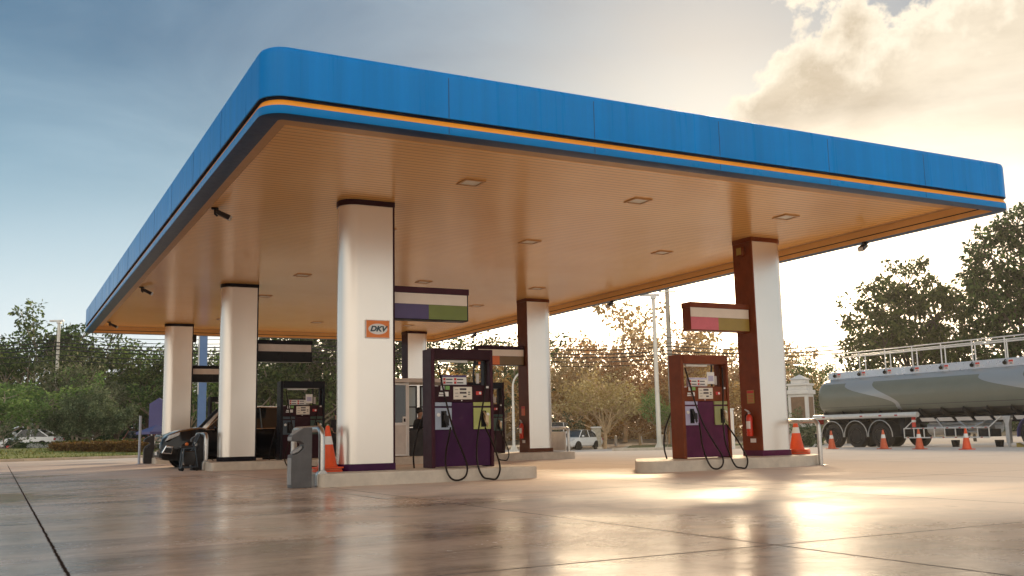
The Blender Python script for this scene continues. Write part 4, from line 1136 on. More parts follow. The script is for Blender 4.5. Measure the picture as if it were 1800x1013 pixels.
ride = dict(pelvis=(0, .05, .82), waist=(0, .0, .97), chest=(0, -.14, 1.16), neckb=(0, -.21, 1.27), neck=(0, -.24, 1.31),
    shoulderL=(.18, -.17, 1.23), elbowL=(.28, -.38, 1.05), wristL=(.26, -.60, 1.0), shoulderR=(-.18, -.17, 1.23), elbowR=(-.28, -.38, 1.05), wristR=(-.26, -.60, 1.0),
    hipL=(.10, .03, .80), kneeL=(.20, -.34, .66), ankleL=(.17, -.10, .32), hipR=(-.10, .03, .80), kneeR=(-.20, -.34, .66), ankleR=(-.17, -.10, .32))
person('attendant in a black shirt standing behind the orange cone, seen between pump and DKV column', (11.05, 35.2, 0), R(125), stand, M['shirt'], M['trousers'], 1.02)

# kiosk on the middle island
kx0, kx1, ky0, ky1 = 10.30, 12.75, 27.85, 29.15
t = thing('attendant_kiosk', 'small glazed attendant kiosk with an open white door on the middle island', 'kiosk', (0, 0, ZI))
b = MB(); b.box(kx0-.1, kx1+.1, ky0-.1, ky1+.1, 2.20, 2.32); b.build('roof', M['greyw'], t, bevel=.01)
for x in (kx0+.02, kx0+.66, kx1-.03):
    for y in (ky0+.02, ky1-.03):
        b = MB(); b.box(x-.025, x+.025, y-.025, y+.025, 0, 2.198); b.build('post', M['white'], t, bevel=.004)
b = MB(); b.box(kx0+.05, kx1-.06, ky1-.05, ky1-.02, 0, .85); b.box(kx1-.05, kx1-.02, ky0+.05, ky1-.06, 0, .85); b.box(kx0+.0, kx0+.03, ky0+.05, ky1-.06, 0, .85); b.box(kx0+.72, kx1-.06, ky0+.01, ky0+.04, 0, .80); b.build('wall', M['dark'], t)
for x0, x1 in ((kx0+.75, kx0+1.03), (kx0+1.12, kx0+1.45), (kx0+1.55, kx1-.08)):
    b = MB()
    for q in ((x0, x0+.05, .88, 2.17), (x1-.05, x1, .88, 2.17), (x0+.051, x1-.051, .88, .93), (x0+.051, x1-.051, 2.12, 2.17), (x0+.051, x1-.051, 1.48, 1.52)): b.box(q[0], q[1], ky1-.05, ky1-.02, q[2], q[3])
    w_ = b.build('window', M['dark'], t)
    b = MB(); b.box(x0+.05, x1-.05, ky1-.038, ky1-.034, .93, 2.12); b.build('pane', M['glass2'], w_)
b = MB()
dx0, dx1 = kx0+.06, kx0+.62
for q in ((dx0, dx0+.05, .02, 2.17), (dx1-.05, dx1, .02, 2.17), (dx0+.051, dx1-.051, .02, .07), (dx0+.051, dx1-.051, 2.12, 2.17), (dx0+.051, dx1-.051, .92, 1.0)): b.box(q[0], q[1], ky0-.03, ky0+.0, q[2], q[3])
d_ = b.build('door', M['white'], t, bevel=.003)
b = MB(); b.box(dx0+.05, dx1-.05, ky0-.018, ky0-.010, .07, .92); b.build('lower_panel', M['greyw'], d_)
b = MB(); b.box(dx0+.05, dx1-.05, ky0-.018, ky0-.014, 1.0, 2.12); b.build('pane', M['glass'], d_)
b = MB(); b.box(dx1-.16, dx1-.03, ky0-.05, ky0-.031, .98, 1.18); b.build('lock_box', M['white'], d_); 
b = MB(); b.box(dx1-.13, dx1-.07, ky0-.055, ky0-.0505, 1.02, 1.12); b.build('lock_face', M['black'], d_)
b = MB(); b.box(kx0+.85, kx1-.1, ky0+.75, ky1-.1, .72, .76); b.build('desk', M['timber'], t)
b = MB(); b.box(kx0+.78, kx0+1.2, ky0+.12, ky0+.5, .42, .47); b.tube([(kx0+.99, ky0+.3, .42), (kx0+.99, ky0+.3, .03)], .03); setp(b.build('stool', M['dark'], loc=(0, 0, ZI)), 'dark stool under the seated person in the kiosk', 'stool')
person('person in dark clothes sitting inside the glazed kiosk', (kx0+1.08, ky0+.30, ZI), R(90), sit, M['shirt'], M['trousers'], 1.08)

# motorbike and rider at the far left
p = S(30, 71.5); p.z = .05; rz_m = math.atan2(RTH.y, RTH.x)-R(90)
mb = thing('motorbike', 'small red motorbike passing at the far left edge', 'motorbike', p, rz_m)
for y, nm in ((-.62, 'wheel'), (.62, 'wheel')):
    b = MB(); b.lathe([(.20, -.045), (.27, -.04), (.285, 0), (.27, .04), (.20, .045)], 20, (0, y, .285), 'x'); wv = b.build('wheel', M['black'], mb, smooth=True)
    b = MB(); b.lathe([(0, -.03), (.20, -.02), (.20, .02), (0, .03)], 16, (0, y, .285), 'x'); b.build('rim', M['rim'], wv, smooth=True)
b = MB(); b.prism(rpoly([(-.45, .35), (-.50, .62), (-.30, .55), (-.05, .38), (.25, .40), (.62, .62), (.75, .60), (.45, .36), (.0, .26), (-.25, .28)], .05, 2), -.10, .10, 'x'); b.build('body', M['carred'], mb, bevel=.02)
b = MB(); b.prism(rpoly([(-.18, .62), (-.15, .72), (.55, .74), (.60, .66)], .04, 2), -.12, .12, 'x'); b.build('saddle', M['black'], mb, bevel=.02)
b = MB(); b.tube([(0, -.62, .285), (0, -.42, .92)], .03, 8); b.tube([(-.30, -.44, 1.0), (0, -.46, .95), (.30, -.44, 1.0)], .016, 8); b.build('handlebar', M['dark'], mb, smooth=True)
b = MB(); b.ball((0, -.58, .80), .085, 10, 8); b.build('headlight', M['lamp'], mb, smooth=True)
b = MB(); b.prism(rpoly([(-.72, .62), (-.42, .66), (-.40, .36), (-.62, .30)], .05, 2), -.16, .16, 'x'); b.build('leg_shield', M['redlab'], mb, bevel=.02)
person('motorbike rider in a pale blue jacket and white helmet', p, rz_m, ride, M['jacket'], M['trousers'], 1.0, helmet=True)

# blue mast, board, post, small canopy
p = S(353, 52)
t = thing('blue_mast', 'tall blue square mast rising behind the farthest left column', 'mast', (p.x, p.y, 0))
b = MB(); b.box(-.20, .20, -.15, .15, 0, 9.2); b.build('shaft', M['bluepole'], t, bevel=.02)
b = MB(); b.box(-.40, .40, -.40, .40, -.02, .25); b.build('plinth', M['concrete'], t, bevel=.02)
b = MB(); b.box(-.23, -.203, -.10, .10, 3.2, 8.8); b.build('banner_edge', M['white'], t)
p = S(278, 43)
t = thing('signboard', 'indigo signboard with a pointed top beside the farthest column', 'signboard', (p.x, p.y, 0), YAW-R(90))
b = MB(); b.prism([(-.42, 1.30), (.42, 1.30), (.42, 2.42), (0, 2.68), (-.42, 2.42)], -.05, .05); b.build('panel', M['bluebrd'], t, bevel=.01)
b = MB(); b.tube([(-.30, .02, 0), (-.30, .02, 1.31)], .03); b.tube([(.30, .02, 0), (.30, .02, 1.31)], .03); b.build('stand', M['galv'], t)
p = S(275, 41)
t = thing('blue_umbrella', 'low blue sunshade below the indigo signboard', 'sunshade', (p.x, p.y, 0), R(20))
b = MB(); b.add([(-.6, -.6, 1.20), (.6, -.6, 1.20), (.6, .6, 1.20), (-.6, .6, 1.20), (0, 0, 1.48), (-.6, -.6, 1.1), (.6, -.6, 1.1), (.6, .6, 1.1), (-.6, .6, 1.1)],
    [(0, 1, 4), (1, 2, 4), (2, 3, 4), (3, 0, 4), (0, 5, 6, 1), (1, 6, 7, 2), (2, 7, 8, 3), (3, 8, 5, 0)]); b.build('cover', M['bluebrd'], t)
b = MB(); b.tube([(0, 0, 0), (0, 0, 1.45)], .025); b.build('pole', M['galv'], t)
b = MB(); b.tube([(0, 0, 0), (0, 0, 1.75)], .045, 10); b.lathe([(.12, 0), (.12, .02), (0, .02)], 14); setp(b.build('marker_post', M['nozblue'], loc=(4.66, 38.5, 0)), 'pale thin upright post beside the far left service bin', 'post')
# flower pot by the attendant
t = thing('potted_plant', 'leafy plant in a red pot behind the orange cone', 'potted plant', (9.55, 28.2, ZI))
b = MB(); b.lathe([(0, .01), (.15, .0), (.20, .32), (.22, .32), (.22, .36), (.18, .36), (.17, .30), (0, .30)], 18); b.build('pot', M['pot'], t, smooth=True)

# ------------------------------------------------------------------ foliage
NP = np.random.RandomState
def leaf_mesh(name, centers, spread, n_per, size, seed, droop=.3, mt=None, aspect=.5, flat=.0):
    """one mesh of leaf-shaped quads scattered about the given clump centres"""
    rs = NP(seed); C_ = np.array(centers); k = len(C_)
    sp = np.array(spread) if np.ndim(spread) else np.full(k, spread)
    idx = np.repeat(np.arange(k), n_per); n = len(idx)
    d = rs.normal(size=(n, 3)); d /= np.linalg.norm(d, axis=1)[:, None]
    rad = sp[idx]*np.power(rs.uniform(.12, 1, n), .6)
    P_ = C_[idx]+d*rad[:, None]*np.array([1, 1, .75])
    t = d*.6+rs.normal(size=(n, 3))*.55; t[:, 2] -= droop; t /= np.linalg.norm(t, axis=1)[:, None]
    nr = rs.normal(size=(n, 3))+np.array([0, 0, .8]); s_ = np.cross(t, nr); s_ /= np.linalg.norm(s_, axis=1)[:, None]
    nn = np.cross(s_, t)
    ln = size*rs.uniform(.6, 1.3, n)[:, None]
    A = P_; B = P_+t*ln*.5+s_*ln*aspect*.5+nn*ln*.08; Cc = P_+t*ln; D = P_+t*ln*.5-s_*ln*aspect*.5+nn*ln*.08
    V = np.stack([A, B, Cc, D], 1).reshape(-1, 3)
    me = bpy.data.meshes.new(name); me.vertices.add(4*n); me.vertices.foreach_set('co', V.ravel())
    me.loops.add(4*n); me.loops.foreach_set('vertex_index', np.arange(4*n, dtype=np.int32))
    me.polygons.add(n); me.polygons.foreach_set('loop_start', np.arange(0, 4*n, 4, dtype=np.int32))
    me.update(calc_edges=True); me.materials.append(mt)
    return me
def link(name, me, par, loc=None):
    o = bpy.data.objects.new(name, me); COL.objects.link(o); o.parent = par
    if loc is not None: o.location = loc
    return o
def grow(rs, h, trunk_h, spread, nl, r0, lean=.0, multi=1, twig=2, up_=.55):
    """returns branch tubes and tip points"""
    tubes = []; tips = []
    def branch(p, d, ln, r, lev):
        pts = [p]; n = 5; q = Vector(p); dd = Vector(d)
        for i in range(n):
            dd = (dd+Vector((rs.uniform(-1, 1), rs.uniform(-1, 1), rs.uniform(-.5, .8)))*.22).normalized()
            q = q+dd*ln/n; pts.append(q.copy())
        tubes.append((pts, [r*(1-.72*i/n) for i in range(n+1)]))
        if lev == 0: tips.append(pts[-1]); tips.append(pts[-2]); tips.append(pts[3]); return
        for i in range(nl if lev > 1 else nl-1):
            t = rs.uniform(.35, 1.0); q = pts[int(t*n)]
            a = rs.uniform(0, 6.283); out = Vector((math.cos(a), math.sin(a), rs.uniform(-.1, 1.)*up_+.12))
            nd = (dd*.45+out).normalized()
            branch(q, nd, ln*rs.uniform(.5, .75), r*.5, lev-1)
        tips.append(pts[-1])
    for m_ in range(multi):
        a = rs.uniform(0, 6.283); o_ = Vector((math.cos(a), math.sin(a), 0))*(.0 if multi == 1 else .25)
        p0 = Vector((0, 0, -.1))+o_
        d0 = (Vector((0, 0, 1))+o_*.7+Vector((lean, 0, 0))).normalized()
        pts = [p0]; q = p0.copy(); dd = d0
        for i in range(5):
            dd = (dd+Vector((rs.uniform(-1, 1), rs.uniform(-1, 1), .3))*.09).normalized(); q = q+dd*trunk_h/5; pts.append(q.copy())
        tubes.append((pts, [r0*(1-.35*i/5) for i in range(6)]))
        for i in range(nl+1):
            a = 6.283*i/(nl+1)+rs.uniform(-.4, .4); t = rs.uniform(.6, 1.)
            q = pts[min(5, max(2, int(t*5)))]
            nd = Vector((math.cos(a)*spread, math.sin(a)*spread, rs.uniform(.4, 1.0))).normalized()
            branch(q, nd, (h-trunk_h)*rs.uniform(.55, .85), r0*.5, twig-1)
        branch(pts[-1], Vector((0, 0, 1)), (h-trunk_h)*.75, r0*.6, twig-1)
    return tubes, tips
def tree_proto(kind, seed, h, trunk_h, spread, nl, r0, leaf, bark, size, clump, n_per, lean=0, multi=1, twig=2, droop=.3, up_=.55, extra=0, keep=1., aspect=.5):
    rs = random.Random(seed)
    tubes, tips = grow(rs, h, trunk_h, spread, nl, r0, lean, multi, twig, up_)
    b = MB()
    for pts, r in tubes: b.tube(pts, r, 7 if r[0] > .08 else 5, False)
    # rescale so the tree is h tall
    zt = max(p.z for p in tips)+clump*.6; s_ = h/zt
    b.v = [(x*s_, y*s_, z*s_) for x, y, z in b.v]
    tips = [p*s_ for p in tips if rs.random() < keep]
    cl = [rs.uniform(.6, 1.25)*clump for _ in tips]
    for _ in range(extra):
        i = rs.randrange(len(tips)); p = tips[i]+Vector((rs.uniform(-1, 1), rs.uniform(-1, 1), rs.uniform(-.6, .6)))*clump*1.3
        tips.append(p); cl.append(rs.uniform(.4, .8)*clump)
    lm = leaf_mesh(kind+'_crown', [tuple(p) for p in tips], cl, n_per, size, seed, droop, leaf, aspect)
    tb = MB(); tb.v, tb.f, tb.mi = b.v, b.f, b.mi
    o = tb.build(kind+'_trunk', bark, smooth=True); tm = o.data; bpy.data.objects.remove(o)
    return tm, lm, max(math.hypot(p.x, p.y) for p in tips)
PROTO = {}
def proto(key, *a, **k): PROTO[key] = tree_proto(key, *a, **k)
proto('dense1', 11, 13, 2.6, .9, 5, .26, M['lf_dark'], M['barkdark'], .42, 1.15, 62, twig=2, extra=30)
proto('dense2', 12, 13, 2.2, 1.0, 5, .26, M['lf_mid'], M['barkdark'], .40, 1.15, 62, twig=2, extra=30)
proto('dense3', 13, 12, 2.0, 1.1, 5, .24, M['lf_mid'], M['bark'], .44, 1.2, 58, twig=2, extra=20)
proto('airy1', 21, 13, 4.0, .7, 4, .17, M['lf_mid'], M['bark'], .38, .85, 46, twig=2, keep=.85)
proto('light1', 31, 8, 2.2, .9, 5, .12, M['lf_light'], M['bark'], .32, .75, 46, twig=2)
proto('olive1', 41, 7, 1.4, 1.1, 6, .10, M['lf_olive'], M['bark'], .24, .65, 70, multi=5, twig=2, up_=.9, extra=40)
proto('gold1', 51, 11, 3.2, .95, 5, .19, M['lf_gold'], M['barkgold'], .40, .95, 40, twig=2, extra=10)
proto('gold2', 52, 12, 3.0, .9, 5, .19, M['lf_goldgreen'], M['barkgold'], .42, .95, 40, twig=2, extra=10)
proto('gold3', 53, 10, 2.4, 1.1, 5, .18, M['lf_amber'], M['barkgold'], .42, 1.05, 50, twig=2, extra=16)
proto('bare1', 61, 8.5, 2.6, .8, 5, .20, M['lf_goldgreen'], M['barkgold'], .30, .6, 14, multi=2, twig=3, keep=.4, up_=.35)
proto('bare2', 62, 8.5, 2.6, .8, 5, .14, M['lf_olive'], M['bark'], .28, .6, 22, multi=2, twig=3, keep=.45, up_=.4)
def blob_tree(key, seed, h, blobs, leaf, bark, size, clump, n_cl, n_per, r0):
    """a crown of given rounded masses, each filled with leaf clumps mostly near its surface"""
    rs = random.Random(seed); tips = []; b = MB()
    tz = min(c[2]-c[3]*.7 for c in blobs)
    b.tube([(0, 0, -.1), (.08, .05, tz*.5), (0, 0, tz+.6)], [r0, r0*.8, r0*.65], 8, False)
    for (x, y, z, r) in blobs:
        mid = Vector((x*.35, y*.35, tz*.6+z*.4)); p1 = Vector((x, y, z))
        b.tube(smooth_path([(0, 0, tz*.75), mid, p1], 4), [r0*.45*(1-.08*i) for i in range(9)], 6, False)
        for i in range(n_cl):
            d = Vector((rs.gauss(0, 1), rs.gauss(0, 1), rs.gauss(0, 1))).normalized()
            q = p1+d*r*rs.uniform(.55, 1.08); tips.append(q)
            if rs.random() < .4: b.tube([p1, p1.lerp(q, .5)+Vector((rs.uniform(-.2, .2),)*3), q], [r0*.16, r0*.1, r0*.05], 4, False)
    cl = [rs.uniform(.45, 1.2)*clump for _ in tips]
    lm = leaf_mesh(key+'_crown', [tuple(p) for p in tips], cl, n_per, size, seed, .35, leaf, .5)
    o = b.build(key+'_trunk', bark, smooth=True); tm = o.data; bpy.data.objects.remove(o)
    PROTO[key] = (tm, lm, 5)
blob_tree('round1', 5, 12.6, [(0, 0, 10.6, 1.9), (-2.2, .4, 8.7, 2.2), (2.3, -.3, 8.6, 2.1), (.2, 1.8, 8.4, 2.2), (.2, -1.9, 8.0, 2.3), (-3.0, -.8, 6.4, 1.9), (2.9, 1.0, 6.4, 2.0), (0, 0, 6.2, 2.3), (-1.5, 2.4, 6.0, 1.8), (1.5, -2.4, 5.6, 1.9)], M['lf_mid'], M['barkdark'], .36, .62, 30, 46, .30)
blob_tree('round2', 6, 15, [(.3, 0, 13.2, 1.7), (-1.6, .5, 11.2, 2.0), (1.9, -.4, 11.4, 2.0), (0, 1.8, 10.2, 2.1), (-2.4, -.8, 8.6, 2.1), (2.6, .6, 8.8, 2.2), (.2, -1.9, 9.0, 2.3), (-1.9, 1.2, 6.4, 2.0), (2.0, -1.0, 6.2, 2.1), (0, 0, 6.8, 2.3)], M['lf_dark'], M['barkdark'], .36, .62, 28, 46, .32)
proto('young', 81, 3.2, .8, .9, 4, .05, M['lf_olive'], M['bark'], .22, .35, 40, twig=1)
def tree(key, lab, px, s, h=None, w=1., name=None, group=None, zz=None, cat='tree'):
    tm, lm, rad = PROTO[key]
    p = S(px, s); z = gz(p.x, p.y) if zz is None else zz
    t = thing(name or {'d': 'dense_tree', 'a': 'slender_tree', 'l': 'light_green_tree', 'o': 'round_bush_tree', 'g': 'golden_tree', 'b': 'bare_tree', 'y': 'young_tree'}[key[0]], lab, cat, (p.x, p.y, z), rnd.uniform(0, 6.28), group)
    H0 = max(v.co.z for v in tm.vertices)
    H0 = {'dense1': 13, 'dense2': 13, 'dense3': 12, 'airy1': 13, 'light1': 8, 'olive1': 7, 'gold1': 11, 'gold2': 12, 'gold3': 10, 'bare1': 8.5, 'bare2': 8.5, 'grand1': 14, 'grand2': 15, 'young': 3.2, 'round1': 12.6, 'round2': 15}[key]
    sc_ = (h or H0)/H0
    t.scale = (sc_*w, sc_*w, sc_)
    link('trunk', tm, t); link('crown', lm, t)
    return t
def top(px, py, s): return Zat(py, px, s)

LG, GG, FG = 'dark green trees along the left roadside', 'golden leaved trees beyond the forecourt', 'trees of the back row'
# left mass, front row
tree('airy1', 'tallest slender green tree at the left, its top clear of the canopy corner', 105, 88, top(105, 508, 88), .95, group=LG)
tree('dense1', 'dark dense tree at the left edge of the wood', -20, 90, top(-20, 556, 90), 1.1, group=LG)
tree('airy1', 'loose crowned tree standing behind the white saloon', 48, 86, top(48, 540, 86), 1.1, group=LG)
tree('airy1', 'open crowned tree behind the thin street lamp', 150, 92, top(150, 548, 92), 1.2, group=LG)
tree('dense2', 'leafy tree left of the indigo signboard, lower than its neighbours', 205, 90, top(205, 600, 90), 1.2, group=LG)
tree('dense2', 'dark tree rising directly behind the indigo signboard', 262, 88, top(262, 612, 88), 1.2, group=LG)
tree('dense3', 'mid green tree behind the blue mast', 330, 86, top(330, 600, 86), 1.1, group=LG)
tree('airy1', 'open crowned tree between the two farther left columns', 385, 88, top(385, 560, 88), 1.1, group=LG)
tree('airy1', 'slender pale barked tree left of the black pump', 470, 82, top(470, 560, 82), 1.1, group=LG)
tree('dense3', 'leafy tree right behind the black pump', 525, 84, top(525, 555, 84), 1.1, group=LG)
tree('dense1', 'dark tree behind the attendant in black', 590, 86, top(590, 540, 86), 1.1, group=LG)
tree('light1', 'light green feathery tree at the far left edge', -8, 66, top(0, 665, 66), 1.5, group=LG)
tree('light1', 'small light green tree right of the rider', 62, 80, top(62, 640, 80), 1.0, group=LG)
tree('light1', 'light green tree with pale trunk near the bush tree', 108, 79, top(108, 648, 79), 1.0, group=LG)
tree('bare2', 'tree with bare pale branches above the round bush tree', 128, 78, top(128, 610, 78), .9, group=LG)
tree('olive1', 'round grey green multi stemmed bush tree behind the hedge', 152, 68, top(152, 688, 68), 1.1, zz=.45)
tree('young', 'young shrub below the light green tree at the left edge', 10, 62, 2.4, 1.5, name='shrub', cat='shrub')
tree('dense2', 'broad leafy tree standing well left of the white saloon', -150, 88, 11.5, 1.1, group=LG)
tree('dense1', 'dark broad tree farthest left along the road', -330, 86, 12.0, 1.15, group=LG)
# middle, seen under the canopy between columns
tree('dense3', 'olive tree seen through the kiosk', 690, 84, top(690, 575, 84), 1.1, group=LG)
tree('dense2', 'green tree seen between kiosk and orange sign', 800, 92, top(800, 568, 92), 1.2, group=GG)
tree('gold3', 'amber tree seen through the window of the plum pump', 830, 80, top(830, 610, 80), 1.2, group=GG)
tree('dense3', 'grey green tree behind the lamp post left of the brown column', 885, 86, top(885, 575, 86), 1.2, group=GG)
# right group, golden glow put into its leaf colours
tree('gold2', 'golden green tree just right of the brown sided column', 985, 84, top(985, 600, 84), 1.1, group=GG)
tree('gold1', 'golden tree with open crown, left of the bare tree', 1020, 92, top(1020, 570, 92), 1.1, group=GG)
tree('gold2', 'tallest golden green tree, left of the white lamp post', 1098, 94, top(1098, 520, 94), 1.0, group=GG)
tree('gold3', 'amber tree low behind the bare tree', 1060, 84, top(1060, 640, 84), 1.3, group=GG)
tree('bare1', 'tree with pale bare forked limbs behind the saloon car', 1058, 76, top(1058, 628, 76), 1.15, group=GG)
tree('gold3', 'amber tree left of the white lamp post, lower crown', 1125, 82, top(1125, 640, 82), 1.2, group=GG)
tree('gold1', 'golden tree behind the utility pole', 1178, 90, top(1178, 560, 90), 1.0, group=GG)
tree('gold3', 'amber tree behind the rust red pump', 1225, 84, top(1225, 620, 84), 1.2, group=GG)
tree('gold2', 'golden green tree below the pink and olive sign', 1262, 92, top(1262, 585, 92), 1.1, group=GG)
tree('gold1', 'golden tree behind the rust red column', 1325, 88, top(1325, 590, 88), 1.1, group=GG)
tree('light1', 'small pale tree leaning beside the rust red pump', 1172, 70, top(1172, 670, 70), .7, group=GG)
tree('young', 'young broad leaved sapling beside the white saloon', 1005, 76, 2.9, 1.3, name='sapling', cat='sapling')
# right side
tree('gold2', 'olive gold tree between right column and white gate pillar', 1398, 86, top(1398, 585, 86), 1.0, group=GG)
tree('dense3', 'green tree behind the white gate pillar', 1440, 80, top(1440, 625, 80), 1.1, group=GG)
tree('dense1', 'dark tree behind the rear of the tank', 1490, 76, top(1490, 640, 76), 1.2, group=FG)
tree('round1', 'large dark rounded tree rising behind the tanker', 1614, 66, top(1614, 440, 66), 1.0, name='large_tree')
tree('dense1', 'dark tree filling the gap right of the large rounded tree', 1712, 74, top(1712, 592, 74), .8, name='dense_tree')
tree('round2', 'tallest dark tree at the right edge of the picture', 1828, 60, top(1800, 340, 60), .95, name='large_tree')
tree('young', 'small shrub at the foot of the white gate pillar', 1403, 54, 2.2, 1.2, name='shrub', cat='shrub')
# back row (nothing tells these apart)
for i, px in enumerate(range(-740, 1520, 62)):
    k = 'dense%d' % (1+i % 3) if px < 760 or px > 1360 else 'gold%d' % (2+i % 2)
    lab = 'dark tree of the closed back row beyond the left road' if px < 760 else 'dark tree of the back row beyond the tanker' if px > 1360 else 'amber tree of the back row beyond the right road'
    s_ = 104+(i*37 % 11)
    tree(k, lab, px+rnd.uniform(-15, 15), s_, top(px, 665 if px < 760 else 650, s_)+rnd.uniform(-1.2, 1.2), 1.3, group=FG+(' on the left' if px < 760 else ' on the right' if px > 1360 else ' in the middle'))

def undergrowth(name_mat, pa, pb, seed, h=4.2, n=1500):
    rs = NP(seed); pts = []
    for _ in range(n):
        px = rs.uniform(pa, pb); s_ = rs.uniform(100, 116); p = S(px, s_)
        pts.append((p.x, p.y, gz(p.x, p.y)+h*rs.uniform(0, 1)**1.3*(.75+.35*math.sin(px*.045+seed))))
    o = link('undergrowth', leaf_mesh('undergrowth', pts, .75, 22, .5, seed, .1, name_mat), None); o['kind'] = 'stuff'
undergrowth(M['lf_dark'], -820, 770, 91, n=2300)
undergrowth(M['lf_amber'], 740, 1360, 92, 3.6, 900)
undergrowth(M['lf_dark'], 1340, 2050, 93, 4.2, 1000)
# hedges
def hedge(lab, a, c, depth, h, mt, seed, n=900, name='hedge', size=.16, z0=.1):
    rs = NP(seed); a = xy(a); c = xy(c); d = c-a; w_ = Vector((-d.y, d.x)).normalized()
    pts = []
    for _ in range(n):
        t = rs.uniform(0, 1); u = rs.uniform(0, 1); v = rs.uniform(.0, 1)
        if rs.uniform() < .6: v = 1-.12*rs.uniform()
        elif rs.uniform() < .6: u = .08*rs.uniform()
        q = a+d*t+w_*depth*u
        pts.append((q.x, q.y, z0+h*v*(1+.06*math.sin(t*40+u*5))))
    o = link(name, leaf_mesh(name, pts, .16, 16, size, seed, .0, mt), None)
    return setp(o, lab, 'hedge' if name != 'flower_bed' else 'flower bed')
off = perp
ha, hb = G(88, 806), G(244, 800)
ha = S(86, 54.6); hb = S(246, 53.6)
hedge('clipped rust brown hedge along the left kerb', ha, hb, 1.0, .60, M['lf_rust'], 5, size=.13)
hedge('low green hedge just behind the rust brown one', S(97, 56.6), S(250, 55.4), 1.0, .58, M['lf_hedge'], 6, size=.13, z0=.2)
hedge('dark trimmed hedge before the road, behind the bush tree', S(20, 70.5), S(250, 69.5), .8, .30, M['lf_mid'], 7, z0=.42)
hedge('bed of white flowers in front of the white saloon', S(46, 66.5), S(118, 66.2), .8, .20, M['lf_flower'], 8, 40, 'flower_bed', .12, .46)
hedge('low shrub row at the foot of the white gate pillar', S(1386, 57), S(1428, 55), 1.2, .75, M['lf_olive'], 9, 260, 'hedge', .2, -.1)
tm = leaf_mesh('leaves', [(0, 0, .52), (.12, .06, .62), (-.12, .04, .60), (.02, -.1, .68)], .2, 60, .14, 77, .2, M['lf_light'])
pot = [o for o in bpy.data.objects if o.name.startswith('potted_plant')][0]
link('leaves', tm, pot)

# ------------------------------------------------------------------ gate pillar, poles, posts, cables
p = S(1411, 58); z = gz(p.x, p.y)
t = thing('gate_pillar', 'white rendered gate pillar with a stepped cap and brown plaques, behind the tank', 'gate pillar', (p.x, p.y, z), R(28))
b = MB(); b.box(-.66, .66, -.66, .66, -.1, 1.35); b.build('base', M['stone'], t, bevel=.03)
b = MB(); b.box(-.74, .74, -.74, .74, 1.352, 1.5); b.build('plinth_moulding', M['stone'], t, bevel=.03)
b = MB(); b.box(-.58, .58, -.58, .58, 1.502, 3.05); b.build('shaft', M['stone'], t, bevel=.02)
b = MB(); b.box(-.68, .68, -.68, .68, 3.052, 3.30); b.box(-.56, .56, -.56, .56, 3.302, 3.55); b.box(-.64, .64, -.64, .64, 3.552, 3.68); b.box(-.42, .42, -.42, .42, 3.682, 3.92); b.build('stepped_cap', M['stone'], t, bevel=.03)
b = MB(); b.add([(-.50, -.50, 3.922), (.50, -.50, 3.922), (.50, .50, 3.922), (-.50, .50, 3.922), (0, 0, 4.22)], [(0, 3, 2, 1), (0, 1, 4), (1, 2, 4), (2, 3, 4), (3, 0, 4)]); b.build('finial', M['stone'], t)
for a in range(4):
    b = MB(); b.box(-.40, .40, -.60, -.583, 1.68, 2.90); o = b.build('plaque', M['bronze'], t); o.rotation_euler = (0, 0, R(90*a))
p = S(1372, 56)
b = MB(); b.box(-.9, .9, -.12, .12, -.2, 1.25); b.box(-.95, .95, -.16, .16, 1.252, 1.34)
setp(b.build('boundary_wall', M['stone'], loc=(p.x, p.y, gz(p.x, p.y)), rotz=R(-25), bevel=.02), 'low white boundary wall seen past the right column', 'wall')
p = S(1268, 52)
t = thing('white_cabinet', 'white upright cabinet between rust red pump and column', 'cabinet', (p.x, p.y, gz(p.x, p.y)), R(-30))
b = MB(); b.box(-.62, .62, -.3, .3, .0, 2.0); b.build('body', M['white'], t, bevel=.02)
b = MB(); b.box(-.66, .66, -.34, .34, 2.002, 2.08); b.build('lid', M['white'], t, bevel=.02)
b = MB(); b.box(-.55, -.01, -.315, -.3015, .12, 1.9); b.box(.01, .55, -.315, -.3015, .12, 1.9); b.build('door', M['cream'], t, bevel=.004)

def lamp_post(lab, px, s, py_top, r=.11, arm=0., name='lamp_post', z0=None):
    p = S(px, s); z = gz(p.x, p.y) if z0 is None else z0
    h = Zat(py_top, px, s)-z
    t = thing(name, lab, 'lamp post', (p.x, p.y, z), YAW-R(90))
    b = MB()
    if arm:
        pts = [(0, 0, 0), (0, 0, h*.55), (0, 0, h-.9)]+[(arm*(1-math.cos(R(90*j/6))), 0, h-.9+.9*math.sin(R(90*j/6))) for j in range(1, 7)]
        b.tube(pts, [r, r*.85, r*.7]+[r*.6]*6, 10)
    else: b.tube([(0, 0, 0), (0, 0, h)], [r, r*.72], 12)
    b.build('shaft', M['pole'], t, smooth=True)
    b = MB(); b.box(-.35, .35, -.35, .35, -.15, .12); b.prism([(-.28, .12), (.28, .12), (.12, .42), (-.12, .42)], -.02, .02); b.prism([(-.28, .12), (.28, .12), (.12, .42), (-.12, .42)], -.02, .02, 'x'); b.build('foot', M['pole'], t, bevel=.01)
    b = MB()
    if arm: b.prism(rpoly([(arm-.1, h-.06), (arm-.1, h+.06), (arm+.5, h+.04), (arm+.5, h-.03)], .03, 2), -.11, .11)
    else: b.box(-.75, .35, -.10, .10, h+.002, h+.14); b.box(-.15, .15, -.15, .15, h-.15, h+.0)
    b.build('lantern', M['galv'], t, bevel=.01)
    return t
lamp_post('white lamp post on the grass island, left of the rust red pump', 1158, 56, 521, .14)
lamp_post('white curved arm lamp post left of the brown sided column', 903, 62, 655, .10, .7)
lamp_post('thin grey street lamp at the left with a flat head', 94, 78, 566, .15)
